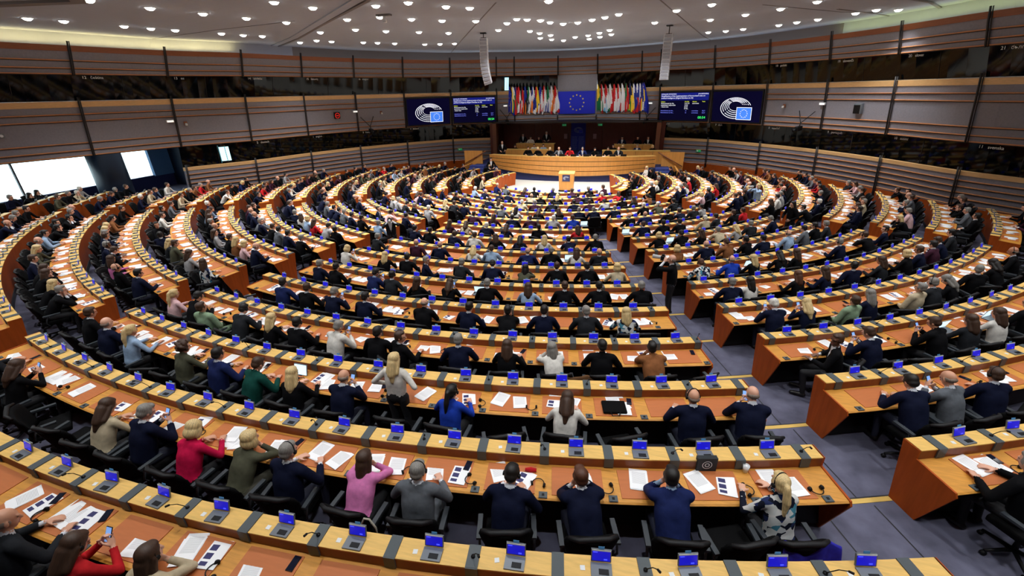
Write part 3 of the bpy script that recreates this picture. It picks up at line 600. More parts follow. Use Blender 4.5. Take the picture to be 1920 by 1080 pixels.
# ================================================================ FIGURES
def capd(P, a, b, r1, r2):
    ab = b - a; t = np.clip(((P - a) @ ab) / (ab @ ab + 1e-9), 0, 1); return np.linalg.norm(P - (a + t[:, None] * ab), axis=1) - (r1 + (r2 - r1) * t)
class Fig:
    def __init__(s): s.pr = []
    def cap(s, a, b, r1, r2, lab): s.pr.append(('c', np.array(a, float), np.array(b, float), r1, r2, lab))
    def ell(s, c, r, lab, M=None): s.pr.append(('e', np.array(c, float), np.array(r, float), np.array(M if M is not None else Matrix.Identity(3)), None, lab))
    def build(s, name, vox, ratio, labels=True, keep=None):
        bm = bmesh.new()
        for p in s.pr:
            if p[0] == 'e':
                M = Matrix(p[3].tolist()).to_4x4(); M.translation = Vector(p[1]); bmesh.ops.create_icosphere(bm, subdivisions=3, radius=1, matrix=M @ Matrix.Diagonal((*p[2], 1)))
            else:
                a, b = Vector(p[1]), Vector(p[2]); d = b - a; q = Vector((0, 0, 1)).rotation_difference(d).to_matrix().to_4x4(); n = 14
                rows = []
                L = d.length
                for ph in (-90, -60, -30, 0): rows.append((p[3] * math.cos(R_(ph)), p[3] * math.sin(R_(ph))))
                for ph in (0, 30, 60, 90): rows.append((p[4] * math.cos(R_(ph)), L + p[4] * math.sin(R_(ph))))
                vs = [[bm.verts.new((q @ Vector((max(r, .0005) * math.cos(2 * PI * k / n), max(r, .0005) * math.sin(2 * PI * k / n), z))) + a) for k in range(n)] for r, z in rows]
                for i in range(len(vs) - 1):
                    for k in range(n): bm.faces.new((vs[i][k], vs[i][(k + 1) % n], vs[i + 1][(k + 1) % n], vs[i + 1][k]))
                bm.faces.new(list(reversed(vs[0]))); bm.faces.new(vs[-1])
        me = bpy.data.meshes.new('tmp'); bm.to_mesh(me); bm.free(); o = bpy.data.objects.new('tmp', me); COL.objects.link(o)
        rm = o.modifiers.new('r', 'REMESH'); rm.mode = 'VOXEL'; rm.voxel_size = vox
        if ratio < 1: dc = o.modifiers.new('d', 'DECIMATE'); dc.ratio = ratio
        dg = bpy.context.evaluated_depsgraph_get(); out = bpy.data.meshes.new_from_object(o.evaluated_get(dg)); out.name = name
        bpy.data.objects.remove(o); bpy.data.meshes.remove(me)
        out.polygons.foreach_set('use_smooth', [True] * len(out.polygons))
        if labels:
            n = len(out.polygons); C = np.zeros(n * 3); out.polygons.foreach_get('center', C); C = C.reshape(n, 3); best = np.full(n, 9.); lab = np.zeros(n, int)
            for p in s.pr:
                if p[0] == 'c': d = capd(C, p[1], p[2], p[3], p[4])
                else:
                    q = (C - p[1]) @ p[3]; k = np.linalg.norm(q / p[2], axis=1); d = (k - 1) * p[2].min()
                d = np.abs(d) + (0 if p[5] not in (4, 5) else -.004); w = d < best; best[w] = d[w]; lab[w] = p[5]
            out.polygons.foreach_set('material_index', lab.tolist())
        return out
def ik(a, t, l1, l2, pole):
    a, t, pole = Vector(a), Vector(t), Vector(pole); d = t - a; L = min(d.length, (l1 + l2) * .995); d.normalize(); t = a + d * L
    x = (l1 * l1 - l2 * l2 + L * L) / (2 * L); h = math.sqrt(max(0, l1 * l1 - x * x)); pp = (pole - d * pole.dot(d)).normalized(); return a + d * x + pp * h, t
def hand(f, wr, d, palm_n, side, curl=.5):
    """palm and five fingers; d: direction of the hand, palm_n: palm normal"""
    d = Vector(d).normalized(); n = Vector(palm_n); n = (n - d * n.dot(d)).normalized(); s = d.cross(n).normalized() * side
    wr = Vector(wr); pc = wr + d * .05; M = Matrix((s, d, n)).transposed(); f.ell(pc, (.041, .054, .017), 0, M)
    for k, (o, L) in enumerate(((-.030, .064), (-.010, .074), (.010, .070), (.029, .054))):
        b = wr + d * .088 + s * o; m_ = b + (d + n * curl * .6 + s * o * 4).normalized() * L * .5; e = m_ + (d * (1 - curl * .8) + n * curl * 1.3 + s * o * 3).normalized() * L * .5
        f.cap(b, m_, .0095, .009, 0); f.cap(m_, e, .009, .0075, 0)
    b = wr + d * .03 - s * .034; m_ = b + (d * .7 - s * .75 + n * .3).normalized() * .045; f.cap(b, m_, .012, .0105, 0); f.cap(m_, m_ + (d * .95 - s * .1 + n * .4).normalized() * .034, .0105, .009, 0)
POSES = {}
def figure(key, lean=12, hp=15, hy=0, hands=None, fem=False, stand=False, hf=None, curl=.5, twist=0, legs=None):
    f = Fig(); k = .93 if fem else 1.0; pz = (.93 if stand else .57) * (k if stand else 1)
    up = Vector((0, math.sin(R_(lean)), math.cos(R_(lean)))); fw = Vector((0, math.cos(R_(lean)), -math.sin(R_(lean)))); tw = Matrix.Rotation(R_(twist), 3, 'Z')
    pel = Vector((0, 0, pz)); che = pel + up * .30 * k; neck = che + (up + fw * .1).normalized() * .21 * k
    sw_ = (.165 if fem else .192); hipw = .1
    fwt = tw @ fw; rt = tw @ Vector((1, 0, 0)); B = Matrix((rt, fwt, up)).transposed()
    f.ell(pel + up * .02, (.165 if fem else .168, .118, .13), 2 if stand else 1, B); f.ell(pel + up * .15, (.135 if fem else .158, .105, .15), 1, B)
    for sx in (-.055, .055): f.cap(pel + rt * sx * (1 if not fem else .8) + up * .02, che + rt * sx * 1.5, .112 if not fem else .1, .106 if not fem else .09, 1)
    for sx in (-1, 1): f.cap(che + rt * sx * .07 - up * .1, neck + rt * sx * .1 - up * .1 - fwt * .012, .1 if not fem else .088, .078 if not fem else .068, 1)
    f.ell(che, (.152 if fem else .178, .112, .165), 1, B); f.cap(neck - rt * sw_ * .8 - up * .05, neck + rt * sw_ * .8 - up * .05, .066, .066, 1)
    if fem: f.ell(che + fwt * .075 - up * .01, (.12, .06, .06), 1, B)
    f.cap(neck - up * .07, neck + up * .015, .072, .06, 1)
    H = Euler((R_(-lean * .2 - hp), 0, 0)).to_matrix(); H = Matrix.Rotation(R_(hy), 3, 'Z') @ H; hu = H @ Vector((0, 0, 1)); hc = neck + (up * .6 + hu * .4) * .155 + (H @ Vector((0, .015, 0)))
    f.cap(neck - up * .02, hc - hu * .05, .052 * k, .05 * k, 0); f.cap(neck + up * .012, neck + up * .03, .061, .057, 1 if fem else 1)
    E = lambda c, r, l: f.ell(hc + H @ Vector(c) , r, l, H)
    E((0, -.008, .028), (.076, .096, .092), 0); E((0, .03, -.04), (.056, .062, .07), 0); E((0, .045, -.085), (.032, .035, .026), 0)
    f.cap(hc + H @ Vector((0, .088, .012)), hc + H @ Vector((0, .106, -.022)), .011, .016, 0)
    f.cap(hc + H @ Vector((-.045, .078, .032)), hc + H @ Vector((.045, .078, .032)), .012, .012, 0)
    for sx in (-1, 1): E((sx * .077, -.006, -.008), (.012, .022, .033), 0); E((sx * .03, .081, .012), (.014, .009, .008), 4)
    E((0, .089, -.052), (.024, .009, .008), 5)
    wrists = []
    ha = hands or [(-.2, .42, .80), (.2, .42, .80)]; l1, l2 = .29 * k, .255 * k
    for sx, t in zip((-1, 1), ha):
        sh = neck + rt * sw_ * sx - up * .055; pole = tw @ Vector((sx * .8, -.3, -.8)); e, wv = ik(sh, t, l1, l2, pole); wrists.append(wv)
        f.cap(sh, e, .058 if not fem else .048, .043 if not fem else .037, 1); f.cap(e, wv, .042 if not fem else .036, .030 if not fem else .026, 1); d = (wv - e).normalized(); f.cap(wv, wv + d * .02, .025, .024, 0)
        if hf == 'face': hd, pn = (hc - wv), fw
        elif hf == 'phone': hd, pn = (d + Vector((0, .1, .5))), Vector((-sx, 0, .3))
        elif t[2] < .86 and not stand: hd, pn = Vector((d.x, d.y, min(0, d.z) * .3)), Vector((0, 0, -1))
        else: hd, pn = d, Vector((-sx, .2, -.2))
        hand(f, wv + d * .01, hd, pn, sx * -1, curl)
    for sx in (-1, 1):
        hp_ = pel + Vector((sx * hipw, 0, -.02))
        if stand: kn = Vector((sx * .11, .03, .5 * k)); an = Vector((sx * .13, -.02, .09))
        else: kn = Vector((sx * .14, .43, .52)); an = Vector((sx * .14, .36 if legs != 'back' else .1, .1))
        if not stand: kn, an = tw @ kn, tw @ an
        f.cap(hp_, kn, .092, .062, 2); f.cap(kn, an, .06, .042, 2); f.cap(an - Vector((0, .03, .045)), an + (tw if not stand else Matrix.Identity(3)) @ Vector((0, .17, -.055)), .04, .034, 3)
    me = f.build('person_body', .0085, .26)
    bm = bmesh.new(); bm.from_mesh(me); vv = [v for v in bm.verts if all(q_.material_index == 1 for q_ in v.link_faces)]
    for _ in range(12): bmesh.ops.smooth_vert(bm, verts=vv, factor=.5, use_axis_x=True, use_axis_y=True, use_axis_z=True)
    bm.to_mesh(me); bm.free(); me.name = 'person_body_' + key
    for M in (SKIN[0], shirtW, trousD, shoem, eye_m, lipm): me.materials.append(M)
    # garment: outward shell of the torso and arm faces, open at the front
    bm = bmesh.new(); bm.from_mesh(me); bm.normal_update(); Bi = B.transposed()
    def cut(fc):
        if fc.material_index != 1: return True
        c_ = fc.calc_center_median(); q = Bi @ (c_ - che)
        if not fem and (q.z > .236 or any((c_ - w_).length < .042 for w_ in wrists)): return True
        return q.y > .03 and abs(q.x) < (q.z + .16) * .22 and q.z < .3
    bmesh.ops.delete(bm, geom=[x for x in bm.faces if cut(x)], context='FACES')
    for v in bm.verts: v.co += v.normal * (.009 if fem else .014)
    jm = bpy.data.meshes.new('garment_' + key); bm.to_mesh(jm); bm.free(); jm.polygons.foreach_set('material_index', [0] * len(jm.polygons)); jm.materials.append(CM['N'])
    Mh = H.to_4x4(); Mh.translation = hc
    lo = {}
    POSES[key] = dict(body=me, garment=jm, head=Mh, hands=ha, fem=fem)
def hairmesh(key):
    f = Fig(); E = lambda c, r: f.ell(c, r, 0)
    if key == 'bald':
        E((0, -.05, -.02), (.074, .056, .042)); E((-.068, -.012, -.004), (.017, .045, .036)); E((.068, -.012, -.004), (.017, .045, .036))
    else:
        E((0, -.024, .044), (.083, .094, .084)); E((0, -.05, -.012), (.074, .062, .068)); E((0, .03, .09), (.06, .05, .035)); E((-.07, .0, .01), (.018, .045, .045)); E((.07, .0, .01), (.018, .045, .045))
        if key == 'bob': E((0, -.04, -.03), (.098, .08, .09)); E((-.083, 0, -.03), (.026, .05, .075)); E((.083, 0, -.03), (.026, .05, .075)); E((0, -.02, .055), (.095, .1, .088))
        if key == 'long':
            E((0, -.02, .05), (.09, .1, .088)); f.cap((0, -.06, -.02), (0, -.088, -.2), .078, .07, 0); f.cap((0, -.088, -.2), (.01, -.085, -.32), .06, .03, 0); f.cap((-.075, -.02, 0), (-.07, -.06, -.18), .03, .04, 0); f.cap((.075, -.02, 0), (.07, -.06, -.18), .03, .04, 0)
        if key == 'tail':
            E((0, -.115, .03), (.035, .03, .035)); f.cap((0, -.125, .02), (0, -.135, -.14), .036, .042, 0); f.cap((0, -.135, -.14), (.01, -.12, -.3), .04, .018, 0)
        if key == 'bun': E((0, -.115, .05), (.042, .035, .042))
        if key == 'curly':
            for a in range(26):
                q = random.Random(a); v = Vector((q.uniform(-1, 1), q.uniform(-1, .25), q.uniform(-.6, 1))).normalized(); E((v.x * .095, -.02 + v.y * .1, .03 + v.z * .1), (.034, .034, .034))
    me = f.build('hair_' + key, .009, .35, labels=False); me.materials.append(HM['k']); return me
desk2 = [(-.17, .50, .80), (.19, .46, .80)]
for fem in (False, True):
    s = 'w' if fem else 'm'
    figure('a' + s, 12, 12, 8, [(-.16, .42, .80), (.2, .4, .80)], fem)
    figure('l' + s, 32, 2, -6, [(-.07, .42, .98), (.08, .40, .97)], fem, hf='face', curl=.9)
    figure('p' + s, 16, 28, -8, [(-.05, .40, .92), (.1, .39, .90)], fem, hf='phone', curl=.8)
    figure('c' + s, -6, 4, 14, [(-.1, .2, .72), (.1, .22, .70)], fem, curl=.7)
    figure('t' + s, 4, 5, 62, [(-.24, .3, .80), (.12, .3, .76)], fem, twist=24)
    figure('w' + s, 22, 30, -4, [(-.14, .46, .80), (.13, .42, .80)], fem, curl=.8)
figure('photo', 4, -2, 0, [(-.1, .24, 1.52), (.09, .26, 1.50)], False, stand=True, hf='phone', curl=.9)
figure('stand', 3, 8, 0, [(-.2, .22, 1.02), (.18, .24, 1.0)], False, stand=True)
figure('standw', 2, 14, 0, [(-.24, .12, .98), (.24, .12, .98)], True, stand=True)
HAIR = {k: hairmesh(k) for k in ('short', 'bald', 'bob', 'long', 'tail', 'bun', 'curly')}
for me in [p[k] for p in POSES.values() for k in ('body', 'garment')] + list(HAIR.values()): me.name = me.name.replace('.', '_')
def haircode(c, h, po, rng):
    fem = h.isupper() or h == 'y'; col = h.lower() if h.lower() in HC else 'k'
    st = 'bald' if h == 'b' else ('long' if h.isupper() else ('bob' if h == 'y' else 'short'))
    return fem, col, st
def dress(o_body, hair_o, gar_o, c, col, skin, rng, fem):
    for sl in o_body.material_slots: sl.link = 'OBJECT'
    sh = shirtW if (c in 'NKJDGV' and not (fem and c == 'K')) else CM[c]
    if c in 'K' and rng.random() < .5: sh = CM['K']
    if c in 'J' and rng.random() < .3: sh = CM['b']
    tr = trousD if c != 'O' else trousG
    if c in 'NJ': tr = trousN
    if c == 'S': tr = CM['S']
    if c == 'G': tr = CM['G']
    for i, M in enumerate((skin, sh, tr, shoem, eye_m, lipm)): o_body.material_slots[i].material = M
    for q, M in ((hair_o, HM[col]), (gar_o, CM[c])):
        q.material_slots[0].link = 'OBJECT'; q.material_slots[0].material = M
def person(pose, c, h, loc, rz, label, group, rng, st=None, skin=None, flip=False):
    fem, col, s0 = haircode(c, h, pose, rng); key = pose if pose in POSES else pose + ('w' if fem else 'm'); P = POSES[key]; st = st or s0
    b = obj('person', P['body'], None, loc, rz); tag(b, label, 'person', group)
    if flip: b.scale = (-1, 1, 1)
    g = obj('blouse' if fem else ('jacket' if c in 'NKJDGVtTOE' else 'shirt'), P['garment'], b); hh = obj('hair', HAIR[st], b); hh.matrix_local = P['head']
    sk = skin if skin is not None else (0 if rng.random() < .55 else 1 if rng.random() < .8 else 2 if rng.random() < .7 else 3)
    dress(b, hh, g, c, col, SKIN[sk], rng, fem); return b
# ================================================================ SEAT FURNITURE MESHES
def mk(fn, name, mats, b=0, seg=2):
    mb = MB(); fn(mb); me = mb.mesh(name, mats)
    if b: bev(me, b, seg)
    return me
def f_back(mb):    # padded curved chair back with rounded top
    n, m_ = 10, 6; vs = []; fs = []
    for side in (0, 1):
        for j in range(m_ + 1):
            v = j / m_
            for i in range(n + 1):
                u = i / n * 2 - 1; wdt = (.235 + .055 * math.sin(v * PI * .6)) * (1 if v < .85 else 1 - (v - .85) * .45); x = u * wdt; z = .50 + .44 * v - .05 * (abs(u) ** 3) * (v > .8)
                th = .028 * (1 - abs(u) ** 4) + .012; y = .0 + .08 * (u * u) - .10 * v + (-th if side else th)
                vs.append((x, y, z))
    K = (n + 1) * (m_ + 1)
    for j in range(m_):
        for i in range(n):
            a = j * (n + 1) + i; fs.append((a, a + 1, a + n + 2, a + n + 1)); fs.append((K + a, K + a + n + 1, K + a + n + 2, K + a + 1))
    for i in range(n): fs.append((i, K + i, K + i + 1, i + 1)); a = m_ * (n + 1) + i; fs.append((a, a + 1, K + a + 1, K + a))
    for j in range(m_): a = j * (n + 1); fs.append((a, a + n + 1, K + a + n + 1, K + a)); a += n; fs.append((a, K + a, K + a + n + 1, a + n + 1))
    mb.add(vs, fs, 0, True)
    mb.tube([(-.25, .045 - .1, .925), (-.15, -.02 - .09, .952), (0, -.04 - .07, .956), (.15, -.02 - .09, .952), (.25, .045 - .1, .925)], [.02, .028, .03, .028, .02], 8, 1)
m_back = mk(f_back, 'chair_backrest', [blackf, chairtop])
m_seat = mk(lambda mb: mb.box((0, 0, .455), (.5, .48, .09)), 'chair_seat', blackf, .03)
def f_arm(mb):
    mb.box((0, .0, .67), (.055, .3, .03)); mb.tube([(0, -.08, .66), (0, -.14, .5), (-.0, -.1, .43)], .014, 6)
m_arm = mk(f_arm, 'chair_armrest', armm)
def f_base(mb):
    mb.tube([(0, 0, .42), (0, 0, .1)], [.03, .03], 8)
    for k in range(5):
        a = 2 * PI * k / 5 + .3; x, y = math.cos(a), math.sin(a); mb.tube([(0, 0, .12), (.29 * x, .29 * y, .075)], [.028, .018], 6); mb.tube([(.29 * x - .02 * y, .29 * y + .02 * x, .032), (.29 * x + .02 * y, .29 * y - .02 * x, .032)], .03, 8)
m_base = mk(f_base, 'chair_star_base', blackm)
m_tbase = mk(lambda mb: (mb.box((0, 0, .008), (.19, .13, .016)), mb.box((.02, -.02, .018), (.09, .05, .006), 1)), 'terminal_keypad', [greym, blackm])
m_tscr = mk(lambda mb: mb.box((0, 0, .065), (.185, .014, .125)), 'terminal_screen_case', greym)
m_tdisp = mk(lambda mb: (mb.box((0, -.008, .065), (.165, .003, .105)), mb.box((-.055, -.0105, .1), (.04, .002, .008), 1), mb.box((.04, -.0105, .03), (.03, .002, .012), 1)), 'terminal_display', [blues, blues2])
m_card = mk(lambda mb: (mb.box((0, 0, .135), (.055, .004, .035)), mb.box((0, 0, .118), (.175, .022, .012), 1)), 'voting_card', [cardm, whitem])
m_tag = mk(lambda mb: mb.box((0, 0, .002), (.045, .045, .004)), 'seat_label', whitem)
m_pad = mk(lambda mb: mb.box((0, 0, .006), (.61, .40, .012)), 'writing_pad', padm)
def f_plate(mb): mb.box((0, .0, .006), (.115, .225, .012)); mb.box((0, -.117, -.06), (.115, .014, .14))
m_plate = mk(f_plate, 'cover_plate', darkg)
def f_sock(mb): mb.box((0, 0, .006), (.1, .085, .012)); mb.box((0, 0, .014), (.03, .03, .006), 1)
m_sock = mk(f_sock, 'socket_plate', [darkg, blackm])
m_mic = mk(lambda mb: (mb.tube([(0, 0, 0), (0, -.02, .05), (.015, -.07, .14), (.02, -.13, .2)], .0045, 5), mb.tube([(.02, -.13, .2), (.022, -.165, .215)], [.011, .012], 7), mb.tube([(0, 0, 0), (0, 0, .015)], .02, 8)), 'gooseneck', blackm)
m_paper = mk(lambda mb: mb.box((0, 0, .0015), (.21, .297, .003)), 'paper', paperA)
m_leaf = mk(lambda mb: mb.box((0, 0, .0015), (.21, .297, .003)), 'leaflet', paperB)
m_stack = mk(lambda mb: [mb.box((random.uniform(-.008, .008), random.uniform(-.012, .012), .0012 + .0024 * k), (.21, .297, .0024)) for k in range(4)], 'papers', paperA)
def f_open(mb):
    n = 6
    for sg in (-1, 1):
        vs = []
        for i in range(n + 1):
            x = sg * .21 * i / n; z = .003 + .008 * math.sin(PI * min(1, i / n * 1.1))
            for y in (-.148, .148): vs += [(x, y, z), (x, y, 0)]
        mb.add(vs, [(4 * i, 4 * i + 4, 4 * i + 6, 4 * i + 2) for i in range(n)] + [(4 * i, 4 * i + 1, 4 * i + 5, 4 * i + 4) for i in range(n)] + [(4 * i + 2, 4 * i + 6, 4 * i + 7, 4 * i + 3) for i in range(n)], 0)
m_open = mk(f_open, 'open_pages', paperA)
m_phone = mk(lambda mb: (mb.box((0, 0, .005), (.073, .15, .009)), mb.box((0, 0, .0102), (.066, .14, .001), 1)), 'phone_case', [blackm, mat('phone_glass', (20, 26, 44), .1)])
m_phoneon = mk(lambda mb: (mb.box((0, 0, .005), (.073, .15, .009)), mb.box((0, 0, .0102), (.066, .14, .001), 1)), 'phone_lit', [blackm, mat('phone_lit', (120, 160, 220), .2, emit=.6)])
def f_band(mb): mb.tube([(.075 * math.cos(a), .085 * math.sin(a), .02) for a in [PI * k / 10 for k in range(11)]], .006, 6)
m_hband = mk(f_band, 'headband', blackm)
m_hcup = mk(lambda mb: mb.tube([(-.012, 0, .02), (.012, 0, .02)], [.028, .024], 10), 'ear_cup', blackm)
def f_wband(mb): mb.tube([(.086 * math.cos(a), -.01, .02 + .11 * math.sin(a)) for a in [PI * k / 10 for k in range(11)]], .007, 6)
m_wband = mk(f_wband, 'headband_worn', blackm)
m_nameplate = mk(lambda mb: mb.box((0, 0, 0), (.11, .006, .10)), 'name_card', mat('card_grey_blue', (170, 185, 195), .5))
m_lap = mk(lambda mb: mb.box((0, 0, .008), (.3, .21, .014)), 'laptop_keyboard', greym); m_laps = mk(lambda mb: (mb.box((0, 0, .1), (.3, .008, .2)), mb.box((0, .005, .1), (.28, .002, .18), 1)), 'laptop_screen', [greym, palescr])
def loc_m(i, ph, dr, dz): r, z = RF(i); return pol(r + dr, ph, z + dz)
def rzf(ph): return R_(ph) + PI
